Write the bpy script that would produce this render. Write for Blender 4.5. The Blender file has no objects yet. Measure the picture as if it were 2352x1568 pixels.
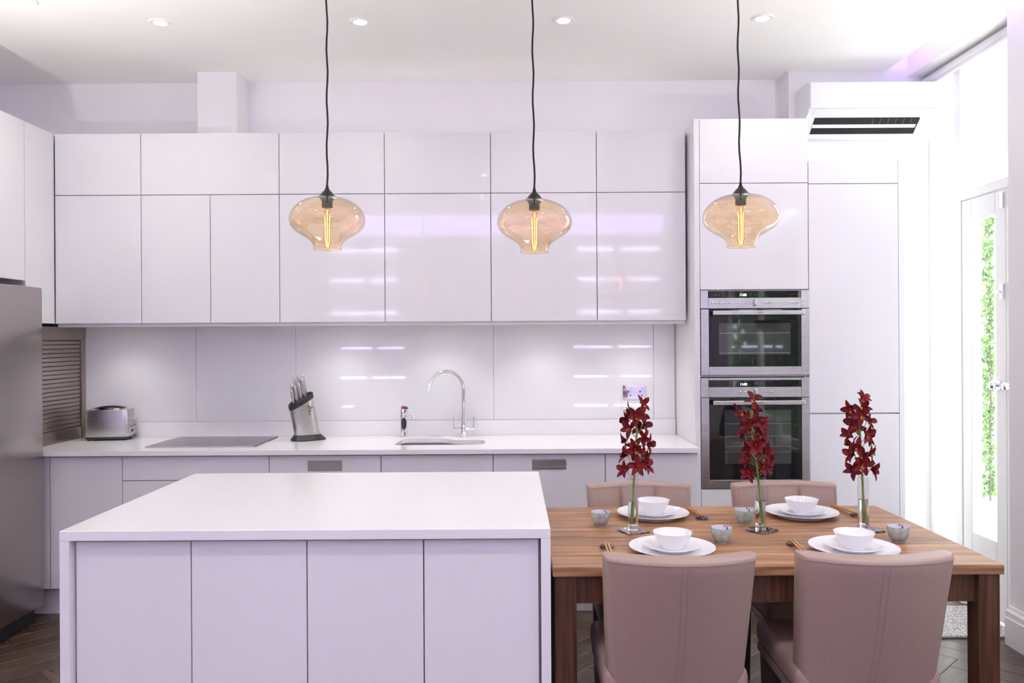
import bpy, bmesh, math, random
from mathutils import Vector, Matrix, Euler
R = math.radians
random.seed(7)
scene = bpy.context.scene
COL = scene.collection

# ------------------------------------------------------------------ camera, world, light, exposure
EYE = 1.475
cam_d = bpy.data.cameras.new('camera'); cam = bpy.data.objects.new('camera', cam_d); COL.objects.link(cam)
cam.location = (0, 0, EYE)
cam.rotation_euler = (Euler((R(90), 0, 0)).to_matrix() @ Matrix.Rotation(R(-0.33), 3, 'Z')).to_euler()
cam_d.sensor_width = 36; cam_d.lens = 1850 / 2352 * 36
cam_d.shift_x = 2 / 2352; cam_d.shift_y = -6 / 2352
cam_d.clip_start = 0.05
scene.camera = cam
scene.view_settings.view_transform = 'Standard'; scene.view_settings.look = 'None'
scene.view_settings.gamma = 1; scene.view_settings.use_curve_mapping = False
scene.view_settings.exposure = 0.38
scene.cycles.use_denoising = True
scene.cycles.max_bounces = 10; scene.cycles.diffuse_bounces = 7; scene.cycles.transparent_max_bounces = 16
scene.cycles.sample_clamp_indirect = 8

world = bpy.data.worlds.new('World'); scene.world = world; world.use_nodes = True
wb = world.node_tree.nodes['Background']
wb.inputs[0].default_value = (0.93, 0.97, 1.0, 1); wb.inputs[1].default_value = 5.0

P_DOWN, P_SIT, P_UNDER, P_COVE, P_REAR, P_UP, P_TOP = 10.5, 18.0, 3.2, 7.0, 40.0, 165.0, 0.30
LAV = (0.52, 0.36, 1.0)

def light(name, kind, loc, power, color=(1, 1, 1), rot=(0, 0, 0), parent=None, **kw):
    d = bpy.data.lights.new(name, kind); d.energy = power; d.color = color
    for k, v in kw.items(): setattr(d, k, v)
    o = bpy.data.objects.new(name, d); COL.objects.link(o); o.location = loc; o.rotation_euler = rot
    if parent is not None: o.parent = parent
    return o
def portal(name, loc, rot, sx, sy):
    o = light(name, 'AREA', loc, 1, rot=rot, shape='RECTANGLE', size=sx, size_y=sy)
    o.data.cycles.is_portal = True
    return o
# daylight portals in the garden door opening and the garden window (they only guide the sky's light in)
portal('door_daylight', (2.62, 4.2, 1.5), (0, R(90), 0), 3.0, 1.2)
portal('window_daylight', (2.50, 0.95, 1.60), (0, R(90), 0), 2.2, 2.3)

# ------------------------------------------------------------------ materials
MATS = {}
def mat(name, color=(.8, .8, .8), rough=.5, metal=0., **kw):
    m = bpy.data.materials.new(name); m.use_nodes = True
    b = m.node_tree.nodes['Principled BSDF']
    b.inputs['Base Color'].default_value = (*color, 1); b.inputs['Roughness'].default_value = rough
    b.inputs['Metallic'].default_value = metal
    for k, v in kw.items():
        b.inputs[k].default_value = v
    MATS[name] = m
    return m
def nt(m): return m.node_tree.nodes, m.node_tree.links, m.node_tree.nodes['Principled BSDF']
def emit(name, color, strength):
    m = mat(name, color, .5)
    b = m.node_tree.nodes['Principled BSDF']
    b.inputs['Emission Color'].default_value = (*color, 1); b.inputs['Emission Strength'].default_value = strength
    return m
def add_noise(m, scale, vec_scale, c0, c1, lo=.35, hi=.65, detail=6, coord='Object', bump=0., distort=0., rnd=0.):
    n, l, b = nt(m)
    tc = n.new('ShaderNodeTexCoord'); mp = n.new('ShaderNodeMapping'); mp.inputs['Scale'].default_value = vec_scale
    l.new(tc.outputs[coord], mp.inputs['Vector'])
    if rnd:
        oi = n.new('ShaderNodeObjectInfo'); mu = n.new('ShaderNodeMath'); mu.operation = 'MULTIPLY'; mu.inputs[1].default_value = 37.
        l.new(oi.outputs['Random'], mu.inputs[0])
        cx = n.new('ShaderNodeCombineXYZ')
        for k in range(3): l.new(mu.outputs[0], cx.inputs[k])
        l.new(cx.outputs[0], mp.inputs['Location'])
    no = n.new('ShaderNodeTexNoise'); no.inputs['Scale'].default_value = scale; no.inputs['Detail'].default_value = detail
    no.inputs['Distortion'].default_value = distort
    l.new(mp.outputs[0], no.inputs['Vector'])
    cr = n.new('ShaderNodeValToRGB'); cr.color_ramp.elements[0].position = lo; cr.color_ramp.elements[1].position = hi
    cr.color_ramp.elements[0].color = (*c0, 1); cr.color_ramp.elements[1].color = (*c1, 1)
    l.new(no.outputs['Fac'], cr.inputs[0])
    out = cr.outputs[0]
    if rnd:
        hv = n.new('ShaderNodeHueSaturation'); mr = n.new('ShaderNodeMapRange')
        mr.inputs['To Min'].default_value = 1 - rnd; mr.inputs['To Max'].default_value = 1 + rnd
        l.new(oi.outputs['Random'], mr.inputs['Value']); l.new(mr.outputs[0], hv.inputs['Value']); l.new(out, hv.inputs['Color'])
        out = hv.outputs[0]
    l.new(out, b.inputs['Base Color'])
    if bump:
        bp = n.new('ShaderNodeBump'); bp.inputs['Strength'].default_value = bump; bp.inputs['Distance'].default_value = .002
        l.new(no.outputs['Fac'], bp.inputs['Height']); l.new(bp.outputs[0], b.inputs['Normal'])
    return m

mat('paint', (.86, .83, .83), .75)
add_noise(MATS['paint'], 3, (1, 1, 1), (.86, .845, .845), (.88, .865, .865))
mat('ceiling', (.88, .86, .83), .8)
add_noise(MATS['ceiling'], 2, (1, 1, 1), (.90, .885, .86), (.92, .905, .885))
mat('trim', (.88, .87, .86), .35)
mat('gloss', (.84, .833, .836), .05)
MATS['gloss'].node_tree.nodes['Principled BSDF'].inputs['IOR'].default_value = 1.45
mat('carcass', (.75, .74, .75), .4)
mat('quartz', (.88, .875, .875), .12)
add_noise(MATS['quartz'], 60, (1, 1, 1), (.87, .865, .865), (.89, .885, .885))
mat('splash', (.82, .82, .825), .03, 0., **{'Specular IOR Level': .35})
mat('plinth', (.70, .69, .71), .2)
def brushed(name, color, rough, sc, amt=.12):
    m = mat(name, color, rough, 1.0)
    n, l, b = nt(m)
    tc = n.new('ShaderNodeTexCoord'); mp = n.new('ShaderNodeMapping'); mp.inputs['Scale'].default_value = sc
    no = n.new('ShaderNodeTexNoise'); no.inputs['Scale'].default_value = 8; no.inputs['Detail'].default_value = 4
    mr = n.new('ShaderNodeMapRange'); mr.inputs['To Min'].default_value = rough - amt * .5; mr.inputs['To Max'].default_value = rough + amt
    l.new(tc.outputs['Object'], mp.inputs[0]); l.new(mp.outputs[0], no.inputs['Vector'])
    l.new(no.outputs['Fac'], mr.inputs['Value']); l.new(mr.outputs[0], b.inputs['Roughness'])
    return m
brushed('steel', (.55, .53, .525), .27, (2, 2, 120), .05)
brushed('fridge_steel', (.40, .365, .34), .26, (1, 160, 1), .02)
brushed('shutter_steel', (.40, .34, .30), .30, (1, 1, 60), .04)
mat('chrome', (.86, .86, .88), .05, 1.0)
mat('handle_metal', (.52, .47, .45), .3, 1.0)
mat('black_glass', (.010, .010, .011), .02, 0., IOR=1.55)
mat('oven_window', (.040, .046, .044), .03, 0., IOR=1.75)
mat('hob_glass', (.03, .027, .03), .08, 0., IOR=1.45)
mat('black_plastic', (.02, .02, .022), .35)
mat('dark_void', (.012, .011, .011), .8)
mat('white_plastic', (.86, .86, .87), .3)
mat('porcelain', (.87, .87, .88), .07)
mat('leather', (.40, .29, .26), .42)
add_noise(MATS['leather'], 90, (1, 1, 1), (.355, .250, .212), (.375, .266, .228), bump=.12)
mat('seam_thread', (.33, .24, .21), .7)
mat('dark_wood', (.035, .018, .012), .35)
add_noise(MATS['dark_wood'], 4, (6, 6, .6), (.02, .010, .007), (.06, .03, .018))
mat('walnut', (.3, .16, .09), .40, 0., **{'Specular IOR Level': .3})
add_noise(MATS['walnut'], 5, (.55, 9, 9), (.105, .046, .021), (.46, .245, .125), .22, .70, 10, bump=.12, distort=.5, rnd=.20)
mat('walnut_leg', (.1, .04, .02), .35)
add_noise(MATS['walnut_leg'], 5, (14, 14, .5), (.030, .012, .007), (.14, .058, .027), .3, .7, 6, rnd=.1)
mat('parquet', (.12, .07, .045), .28)
add_noise(MATS['parquet'], 4, (1.2, 16, 1), (.028, .016, .011), (.125, .076, .050), .3, .72, 10, bump=.2, distort=1.2, rnd=.28)
mat('mat_fibre', (.55, .54, .52), .95)
add_noise(MATS['mat_fibre'], 140, (1, 1, 1), (.22, .21, .20), (.75, .74, .72), .4, .6, 3, bump=.6)
mat('cord', (.012, .010, .010), .6)
mat('cap_metal', (.03, .026, .024), .38, .6)
mat('celadon', (.36, .42, .36), .25)
add_noise(MATS['celadon'], 60, (1, 1, 1), (.30, .36, .30), (.46, .50, .45), .35, .65, 4)
mat('cup_glaze', (.70, .69, .76), .15)
add_noise(MATS['cup_glaze'], 55, (1, 1, 1), (.10, .12, .30), (.72, .71, .78), .30, .36, 1)
mat('bamboo', (.50, .25, .08), .4)
add_noise(MATS['bamboo'], 30, (6, .6, 6), (.42, .19, .06), (.60, .33, .12))
mat('rest_glaze', (.1, .05, .03), .15)
add_noise(MATS['rest_glaze'], 50, (1, 1, 1), (.10, .045, .028), (.16, .18, .38), .50, .62, 2)
mat('coaster_glass', (.2, .1, .1), .06)
n_, l_, b_ = nt(MATS['coaster_glass'])
vo = n_.new('ShaderNodeTexVoronoi'); vo.inputs['Scale'].default_value = 85
tc_ = n_.new('ShaderNodeTexCoord'); l_.new(tc_.outputs['Object'], vo.inputs['Vector'])
cr_ = n_.new('ShaderNodeValToRGB'); cr_.color_ramp.interpolation = 'CONSTANT'
for i, (p, c) in enumerate([(0, (.03, .04, .03)), (.3, (.30, .14, .17)), (.5, (.10, .13, .09)), (.68, (.45, .36, .38)), (.84, (.06, .02, .02))]):
    e = cr_.color_ramp.elements[i] if i < 2 else cr_.color_ramp.elements.new(p)
    e.position = p; e.color = (*c, 1)
sp_ = n_.new('ShaderNodeSeparateColor'); l_.new(vo.outputs['Color'], sp_.inputs[0]); l_.new(sp_.outputs[0], cr_.inputs[0]); l_.new(cr_.outputs[0], b_.inputs['Base Color'])
mat('petal', (.16, .008, .014), .55, 0., **{'Specular IOR Level': .25})
add_noise(MATS['petal'], 70, (1, 1, 1), (.075, .002, .005), (.21, .007, .013), rnd=.3)
mat('lip', (.60, .20, .03), .4)
add_noise(MATS['lip'], 120, (1, 1, 1), (.25, .03, .015), (.75, .34, .04), .4, .6, 2)
mat('stem_green', (.24, .32, .05), .4)
add_noise(MATS['stem_green'], 30, (1, 1, .3), (.17, .20, .04), (.36, .44, .09))
mat('leaf', (.10, .22, .05), .5)
add_noise(MATS['leaf'], 8, (1, 1, 1), (.05, .14, .025), (.22, .38, .09), rnd=0)
mat('bark', (.12, .09, .06), .8)
mat('terrace', (.62, .61, .60), .8)
add_noise(MATS['terrace'], 30, (1, 1, 1), (.55, .54, .53), (.68, .67, .66))
mat('sofa_fabric', (.55, .53, .52), .9)
mat('plum_fabric', (.05, .03, .07), .9)
mat('white_fabric', (.80, .79, .78), .9)
mat('shelf_paint', (.70, .69, .70), .4)

def thin_glass(name, tint, ior=1.5, rough=0.0, boost=1.0):
    m = bpy.data.materials.new(name); m.use_nodes = True; n = m.node_tree.nodes; l = m.node_tree.links; n.clear()
    out = n.new('ShaderNodeOutputMaterial'); mx = n.new('ShaderNodeMixShader'); tr = n.new('ShaderNodeBsdfTransparent')
    gl = n.new('ShaderNodeBsdfGlossy'); fr = n.new('ShaderNodeFresnel'); fr.inputs['IOR'].default_value = ior
    tr.inputs[0].default_value = (*tint, 1); gl.inputs['Roughness'].default_value = rough
    mu = n.new('ShaderNodeMath'); mu.operation = 'MULTIPLY'; mu.inputs[1].default_value = boost; mu.use_clamp = True
    ge = n.new('ShaderNodeNewGeometry'); mi = n.new('ShaderNodeMapRange')     # same reflectance from either side of the sheet
    mi.inputs['To Min'].default_value = ior; mi.inputs['To Max'].default_value = 1 / ior
    l.new(ge.outputs['Backfacing'], mi.inputs['Value']); l.new(mi.outputs[0], fr.inputs['IOR'])
    l.new(fr.outputs[0], mu.inputs[0]); l.new(mu.outputs[0], mx.inputs[0])
    l.new(tr.outputs[0], mx.inputs[1]); l.new(gl.outputs[0], mx.inputs[2]); l.new(mx.outputs[0], out.inputs[0])
    MATS[name] = m; return m
def solid_glass(name, color, ior):
    m = bpy.data.materials.new(name); m.use_nodes = True; n = m.node_tree.nodes; l = m.node_tree.links; n.clear()
    out = n.new('ShaderNodeOutputMaterial'); g = n.new('ShaderNodeBsdfGlass'); g.inputs['Color'].default_value = (*color, 1)
    g.inputs['IOR'].default_value = ior; g.inputs['Roughness'].default_value = 0
    l.new(g.outputs[0], out.inputs[0]); MATS[name] = m; return m
thin_glass('amber_glass', (.97, .84, .665), 1.6, 0.0, 1.7)
thin_glass('bulb_glass', (1.0, .88, .70), 1.3)
thin_glass('pane', (.97, .99, .98), 1.45)
thin_glass('vase_glass', (.97, .975, .975), 1.5)
solid_glass('thick_glass', (1, 1, 1), 1.45)
solid_glass('water', (.97, .99, .985), 1.33)
emit('filament', (1.0, .42, .07), 24)
emit('lamp_disc', (1.0, .96, .90), 26)
emit('led_lavender', (.50, .36, 1.0), 4)
emit('led_bar', (.55, .40, 1.0), 1.5)
emit('led_shelf', (.74, .66, 1.0), 22)
emit('fill_glow', (1, .96, .93), 2)
emit('digits', (.9, .95, 1.0), 4)

# ------------------------------------------------------------------ mesh helpers
OFF = {}
class M:
    """collects shapes into one bmesh"""
    def __init__(s): s.bm = bmesh.new()
    def box(s, x0, x1, y0, y1, z0, z1, bev=0., seg=2):
        vs = [s.bm.verts.new((x, y, z)) for x in (x0, x1) for y in (y0, y1) for z in (z0, z1)]
        f = [(0, 1, 3, 2), (4, 6, 7, 5), (0, 4, 5, 1), (2, 3, 7, 6), (0, 2, 6, 4), (1, 5, 7, 3)]
        fs = [s.bm.faces.new([vs[i] for i in q]) for q in f]
        if bev:
            es = list({e for q in fs for e in q.edges})
            bmesh.ops.bevel(s.bm, geom=es, offset=bev, segments=seg, profile=.5, affect='EDGES', clamp_overlap=True)
        return s
    def rings(s, rings, cap0=True, cap1=True, closed=True):
        vs = [[s.bm.verts.new(p) for p in r] for r in rings]
        n = len(vs[0])
        for a, b in zip(vs, vs[1:]):
            for i in range(n if closed else n - 1):
                j = (i + 1) % n
                s.bm.faces.new((a[i], a[j], b[j], b[i]))
        if cap0: s.bm.faces.new(vs[0][::-1])
        if cap1: s.bm.faces.new(vs[-1])
        return s
    def lathe(s, prof, seg=32, c=(0, 0, 0), cap0=False, cap1=False):
        rs = [[(c[0] + r * math.cos(2 * math.pi * i / seg), c[1] + r * math.sin(2 * math.pi * i / seg), c[2] + z) for i in range(seg)] for r, z in prof]
        return s.rings(rs, cap0, cap1)
    def tube(s, pts, rad, seg=10, caps=True):
        pts = [Vector(p) for p in pts]; rs = []
        rad = rad if isinstance(rad, (list, tuple)) else [rad] * len(pts)
        up = None
        for i, p in enumerate(pts):
            t = (pts[min(i + 1, len(pts) - 1)] - pts[max(i - 1, 0)]).normalized()
            if up is None:
                up = t.orthogonal().normalized()
            else:
                up = (up - t * up.dot(t)).normalized()
            b = t.cross(up)
            rs.append([p + (up * math.cos(2 * math.pi * k / seg) + b * math.sin(2 * math.pi * k / seg)) * rad[i] for k in range(seg)])
        return s.rings(rs, caps, caps)
    def cyl(s, p0, p1, r, seg=16): return s.tube([p0, p1], r, seg)
    def prism(s, poly, axis, a, b):
        def pt(u, v, w): return {'x': (w, u, v), 'y': (u, w, v), 'z': (u, v, w)}[axis]
        return s.rings([[pt(u, v, a) for u, v in poly], [pt(u, v, b) for u, v in poly]])
    def xf(s, mtx):
        bmesh.ops.transform(s.bm, matrix=mtx, verts=s.bm.verts); return s
    def mesh(s, name, m, smooth=None, off=None):
        if off is not None: bmesh.ops.translate(s.bm, vec=-Vector(off), verts=s.bm.verts)
        bmesh.ops.recalc_face_normals(s.bm, faces=s.bm.faces)
        me = bpy.data.meshes.new(name); s.bm.to_mesh(me); s.bm.free()
        me.materials.append(MATS[m] if isinstance(m, str) else m)
        if smooth:
            me.polygons.foreach_set('use_smooth', [True] * len(me.polygons))
            try: me.set_sharp_from_angle(angle=R(smooth))
            except Exception: pass
        return me

def tag(o, label=None, cat=None, group=None, kind=None):
    for k, v in (('label', label), ('category', cat), ('group', group), ('kind', kind)):
        if v: o[k] = v
    return o
def thing(name, label, cat, loc=(0, 0, 0), rz=0., group=None):
    o = bpy.data.objects.new(name, None); o.empty_display_size = .05; COL.objects.link(o)
    o.location = loc; o.rotation_euler = (0, 0, rz); OFF[o] = Vector(loc)
    return tag(o, label, cat, group)
def part(name, m, material, parent, smooth=None, world=True, label=None, kind=None):
    off = OFF.get(parent, Vector((0, 0, 0))) if world else None
    o = bpy.data.objects.new(name, m.mesh(name, material, smooth, off)); COL.objects.link(o)
    o.parent = parent; OFF[o] = OFF.get(parent, Vector((0, 0, 0)))
    return tag(o, label, kind=kind)
def single(name, m, material, label=None, cat=None, group=None, kind=None, smooth=None, loc=None):
    o = bpy.data.objects.new(name, m.mesh(name, material, smooth, loc)); COL.objects.link(o)
    if loc is not None: o.location = loc
    OFF[o] = Vector(loc) if loc is not None else Vector((0, 0, 0))
    return tag(o, label, cat, group, kind)
def copy_tree(o, parent=None):
    c = o.copy(); COL.objects.link(c); c.parent = parent; OFF[c] = OFF.get(o, Vector((0, 0, 0)))
    for ch in list(o.children): copy_tree(ch, c)
    return c
def struct(name, m, material, smooth=None): return single(name, m, material, kind='structure', smooth=smooth)
def arc(cx, cy, r, a0, a1, n): return [(cx + r * math.cos(R(a0 + (a1 - a0) * i / n)), cy + r * math.sin(R(a0 + (a1 - a0) * i / n))) for i in range(n + 1)]
def rrect(x0, x1, y0, y1, r, n=5):
    return arc(x1 - r, y1 - r, r, 0, 90, n) + arc(x0 + r, y1 - r, r, 90, 180, n) + arc(x0 + r, y0 + r, r, 180, 270, n) + arc(x1 - r, y0 + r, r, 270, 360, n)
def round_poly(pts, r, n=5):
    out = []; N = len(pts)
    for i in range(N):
        p = Vector(pts[i]); a = Vector(pts[i - 1]); b = Vector(pts[(i + 1) % N])
        da = (a - p); db = (b - p); rr = min(r, da.length * .49, db.length * .49)
        p0 = p + da.normalized() * rr; p1 = p + db.normalized() * rr
        for k in range(n + 1):
            t = k / n
            q = p0 * (1 - t) ** 2 + p * 2 * t * (1 - t) + p1 * t * t
            out.append((q.x, q.y))
    return out
def text_mesh(name, s, size, material, parent, loc, rot=(R(90), 0, 0), depth=.0004):
    c = bpy.data.curves.new(name, 'FONT'); c.body = s; c.size = size; c.align_x = 'CENTER'; c.align_y = 'CENTER'; c.extrude = depth
    t = bpy.data.objects.new(name, c); COL.objects.link(t)
    dg = bpy.context.evaluated_depsgraph_get()
    me = bpy.data.meshes.new_from_object(t.evaluated_get(dg)); me.materials.clear(); me.materials.append(MATS[material])
    bpy.data.objects.remove(t)
    o = bpy.data.objects.new(name, me); COL.objects.link(o); o.parent = parent
    o.location = Vector(loc) - OFF.get(parent, Vector((0, 0, 0))); o.rotation_euler = rot
    return o

# ------------------------------------------------------------------ the room
XL, XR = -3.15, 2.385       # left and right wall planes
YB, YR = 4.93, -3.0         # kitchen wall and rear wall
H = 3.05
fl = struct('floor', M().box(XL - .1, 2.62, YR - .1, YB + .1, -.06, -.010), 'dark_wood')
# herringbone parquet: every block in front of the camera is a plank of its own
PW, PL = .115, .575
pm = M().box(-PL / 2 + .0006, PL / 2 - .0006, -PW / 2 + .0006, PW / 2 - .0006, -.0098, 0, .0015, 1).mesh('plank', 'parquet')
rest_floor = M(); m_ = 5; c45 = math.cos(R(45))
planks = []
for i in range(-60, 61):
    for j in range(-14, 15):
        for k in (0, 1):
            bx, by = i + j * m_, i - j * m_
            ux, uy = (bx + m_ / 2, by + .5) if k == 0 else (bx + .5, by + 1 + m_ / 2)
            ux *= PW; uy *= PW
            wx, wy = (ux - uy) * c45, (ux + uy) * c45 + 1.0
            if wx < XL - .3 or wx > 2.75 or wy < YR - .3 or wy > YB + .3: continue
            ang = R(45) if k == 0 else R(135)
            planks.append((wx, wy, ang))
def seen(x, y):
    if y < 2.1 or y > 4.85 or x < -2.95 or x > 2.6: return False
    px = 1174 + x * 1850 / y
    return -120 < px < 2470 and not (-1.15 < x < -.12 and y < 4.2)
near = [p for p in planks if seen(p[0], p[1])]
near.sort(key=lambda p: p[1]); near = near[:300]
nset = set(near)
for (x, y, a) in near:
    o = bpy.data.objects.new('plank', pm); COL.objects.link(o); o.parent = fl
    o.location = (x, y, 0); o.rotation_euler = (0, 0, a)
for p in planks:
    if p in nset: continue
    t = M().box(-PL / 2 + .0006, PL / 2 - .0006, -PW / 2 + .0006, PW / 2 - .0006, -.0098, 0)
    t.xf(Matrix.Translation((p[0], p[1], 0)) @ Matrix.Rotation(p[2], 4, 'Z'))
    me = bpy.data.meshes.new('t'); t.bm.to_mesh(me); t.bm.free(); rest_floor.bm.from_mesh(me); bpy.data.meshes.remove(me)
part('parquet_beyond', rest_floor, 'parquet', fl, kind='stuff')

struct('wall_back', M().box(XL - .1, 1.652, YB, YB + .1, -.01, H + .25).box(1.652, 2.62, 4.77, YB + .1, -.01, H + .25), 'paint')
struct('wall_left', M().box(XL - .1, XL, YR, YB, -.01, H + .25), 'paint')
struct('wall_rear', M().box(XL - .1, 2.62, YR - .1, YR, -.01, H + .25), 'paint')
# right wall with a garden window opening between y -.2 and 2.1
WY0, WY1, WZ0, WZ1 = -.2, 2.1, .55, 2.65
struct('wall_right', M().box(XR, XR + .09, YR, WY0, -.01, 3.25).box(XR, XR + .09, WY1, 3.86, -.01, 3.25)
       .box(XR, XR + .09, WY0, WY1, -.01, WZ0).box(XR, XR + .09, WY0, WY1, WZ1, 3.25), 'paint')
struct('trim_1', M().box(-1.834, -1.604, 4.731, YB, 2.665, H), 'paint')            # boxed-in pipe above the cabinets
struct('ceiling', M().box(XL - .1, 2.23, YR, YB, H, H + .03), 'ceiling')
struct('trim_2', M().box(2.00, 2.62, YR, 4.77, 3.25, 3.30).box(1.96, 2.00, YR, 4.77, H + .03, 3.30), 'ceiling')  # light cove above the ceiling edge
struct('trim_3', M().box(2.356, 2.474, 3.862, 4.77, 3.012, 3.25), 'trim')           # head of the garden door recess
bb = M()
bb.prism([(XR, .0), (XR, .185), (XR - .008, .185), (XR - .012, .17), (XR - .020, .16), (XR - .022, .135), (XR - .026, .13), (XR - .026, .0)], 'y', YR, 3.862)
struct('baseboard_right', bb, 'trim')
# led strip lying in the cove
cv = thing('cove_led_strip', 'lavender glowing led strip lying in the ceiling cove', 'led strip', (2.13, 1.0, H + .031))
part('channel', M().box(2.11, 2.15, -2.9, 4.70, H + .031, H + .046), 'trim', cv)
part('diffuser', M().box(2.145, 2.152, -2.9, 4.70, H + .047, H + .07), 'led_lavender', cv)
light('cove_lamp', 'AREA', Vector((2.16, .9, H + .09)) - Vector((2.13, 1.0, H + .031)), P_COVE, LAV, (0, R(-100), 0), cv, shape='RECTANGLE', size=.05, size_y=7.4)

# garden door recess: outer wall, door with glazed leaf, fanlight and a pane in place of the bright wall strip
DX = 2.48
struct('wall_garden', M().box(DX, DX + .1, 3.2, 3.44, -.01, 3.25).box(DX, DX + .1, 3.44, 4.77, 3.0, 3.25), 'paint')
d1 = struct('door_1', M().box(DX, DX + .06, 4.44, 4.50, 0, 3.0, .004).box(DX, DX + .06, 3.44, 4.44, 2.22, 2.27, .004)
            .box(DX, DX + .06, 4.50, 4.769, 2.94, 3.0, .004).box(DX, DX + .06, 4.73, 4.769, .0, 2.94, .004).box(DX, DX + .06, 4.50, 4.73, 0, .05, .004)
            .box(DX, DX + .06, 3.44, 4.44, 2.95, 3.0, .004), 'trim')
def leaf(y0, y1, nm):
    st = .085
    lf = part(nm, M().box(DX + .005, DX + .05, y0, y0 + st, .02, 2.215, .004).box(DX + .005, DX + .05, y1 - st, y1, .02, 2.215, .004)
              .box(DX + .005, DX + .05, y0 + st, y1 - st, 2.10, 2.215, .004).box(DX + .005, DX + .05, y0 + st, y1 - st, .02, .42, .004), 'trim', d1)
    part('pane', M().box(DX + .022, DX + .028, y0 + st, y1 - st, .42, 2.10), 'pane', lf)
    return lf
l1 = leaf(4.045, 4.435, 'door_leaf'); l2 = leaf(3.45, 4.040, 'door_leaf')
part('fanlight', M().box(DX + .02, DX + .026, 3.44, 4.44, 2.27, 2.95), 'pane', d1)
part('bright_strip_pane', M().box(DX + .02, DX + .026, 4.50, 4.73, .05, 2.94), 'pane', d1)  # glazed in place of plain wall so the strip shows white
for lf, yy in ((l1, 4.10), (l2, 3.99)):
    k = M().cyl((DX + .005, yy, 1.225), (DX - .035, yy, 1.225), .008).lathe([(.0005, 0), (.016, .002), (.021, .010), (.021, .016), (.012, .026), (.008, .03)], 20, (0, 0, 0))
    part('knob_plate', M().cyl((DX + .005, yy, 1.225), (DX - .004, yy, 1.225), .024, 20), 'chrome', lf, 40)
    kn = M().lathe([(.0005, -.02), (.014, -.018), (.022, -.008), (.022, .004), (.012, .014), (.007, .03)], 20)
    kn.xf(Matrix.Translation((DX - .03, yy, 1.225)) @ Matrix.Rotation(R(90), 4, 'Y'))
    part('knob', kn, 'chrome', lf, 40)
part('latch', M().box(DX - .012, DX + .005, 4.048, 4.07, 1.66, 1.74, .003).box(DX - .030, DX - .012, 4.05, 4.068, 1.69, 1.705, .002), 'chrome', l1)
part('top_bolt', M().box(DX - .008, DX + .005, 4.05, 4.07, 2.12, 2.20, .002), 'chrome', l1)
bt = thing('roller_blind', 'white rolled-up roller blind under the head of the garden door recess', 'blind', (2.50, 4.3, 2.93))
part('tube', M().cyl((2.452, 3.87, 2.975), (2.452, 4.765, 2.975), .022, 20), 'white_fabric', bt, 40)
part('bottom_rail', M().box(2.446, 2.458, 3.875, 4.76, 2.936, 2.950, .003), 'trim', bt)

# garden window of the sitting end (behind the camera, seen in the ovens)
wf = M()
for y0, y1 in ((WY0, WY0 + .05), (WY1 - .05, WY1), (.92, .98)): wf.box(XR + .02, XR + .07, y0, y1, WZ0, WZ1, .004)
for z0, z1 in ((WZ0, WZ0 + .05), (WZ1 - .05, WZ1)): wf.box(XR + .02, XR + .07, WY0 + .05, WY1 - .05, z0, z1)
w1 = struct('window_1', wf, 'trim')
part('pane', M().box(XR + .04, XR + .046, WY0 + .05, .92, WZ0 + .05, WZ1 - .05), 'pane', w1)
part('pane', M().box(XR + .04, XR + .046, .98, WY1 - .05, WZ0 + .05, WZ1 - .05), 'pane', w1)
part('window_sill', M().box(XR - .05, XR + .02, WY0 - .04, WY1 + .04, WZ0 - .03, WZ0, .004), 'trim', w1)

# outside
struct('ground', M().box(2.62, 16, -8, 18, -.35, -.25), 'terrace')
def leaves(n, cx, cy, z0, z1, rx, ry, size, shape='box'):
    g = M(); rnd = random.Random(int(cx * 100 + cy * 10))
    for _ in range(n):
        while True:
            u, v, w = rnd.uniform(-1, 1), rnd.uniform(-1, 1), rnd.random()
            if shape == 'box' or u * u + v * v + (2 * w - 1) ** 2 < 1: break
        p = Vector((cx + u * rx, cy + v * ry, z0 + w * (z1 - z0)))
        q = Euler((rnd.uniform(0, 6), rnd.uniform(0, 6), rnd.uniform(0, 6))).to_matrix()
        s = size * rnd.uniform(.6, 1.3)
        vs = [g.bm.verts.new(p + q @ Vector(c)) for c in ((-s, 0, 0), (0, -s * .5, s * .15), (s, 0, 0), (0, s * .5, s * .15))]
        g.bm.faces.new(vs)
    return g
hd = thing('garden_hedge', 'tall leafy green hedge growing outside the sitting room window', 'hedge', (4.0, -1.3, -.25))
part('foliage', leaves(12000, 4.0, -1.3, -.2, 3.0, .45, 3.4, .085), 'leaf', hd, kind='stuff')
part('trunk', M().tube([(4.0, -1.3, -.25), (4.02, -1.3, .6), (3.95, -1.28, 1.6)], [.07, .06, .03], 8), 'bark', hd)
tr = thing('garden_shrub', 'slim leafy shrub standing on the terrace beyond the garden door', 'shrub', (5.0, 8.42, -.25))
part('foliage', leaves(1300, 5.0, 8.44, -.2, 2.8, .05, .035, .032), 'leaf', tr, kind='stuff')
part('trunk', M().tube([(5, 8.42, -.25), (5.01, 8.42, 1), (5, 8.43, 2.6)], [.010, .008, .004], 8), 'bark', tr)

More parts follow.
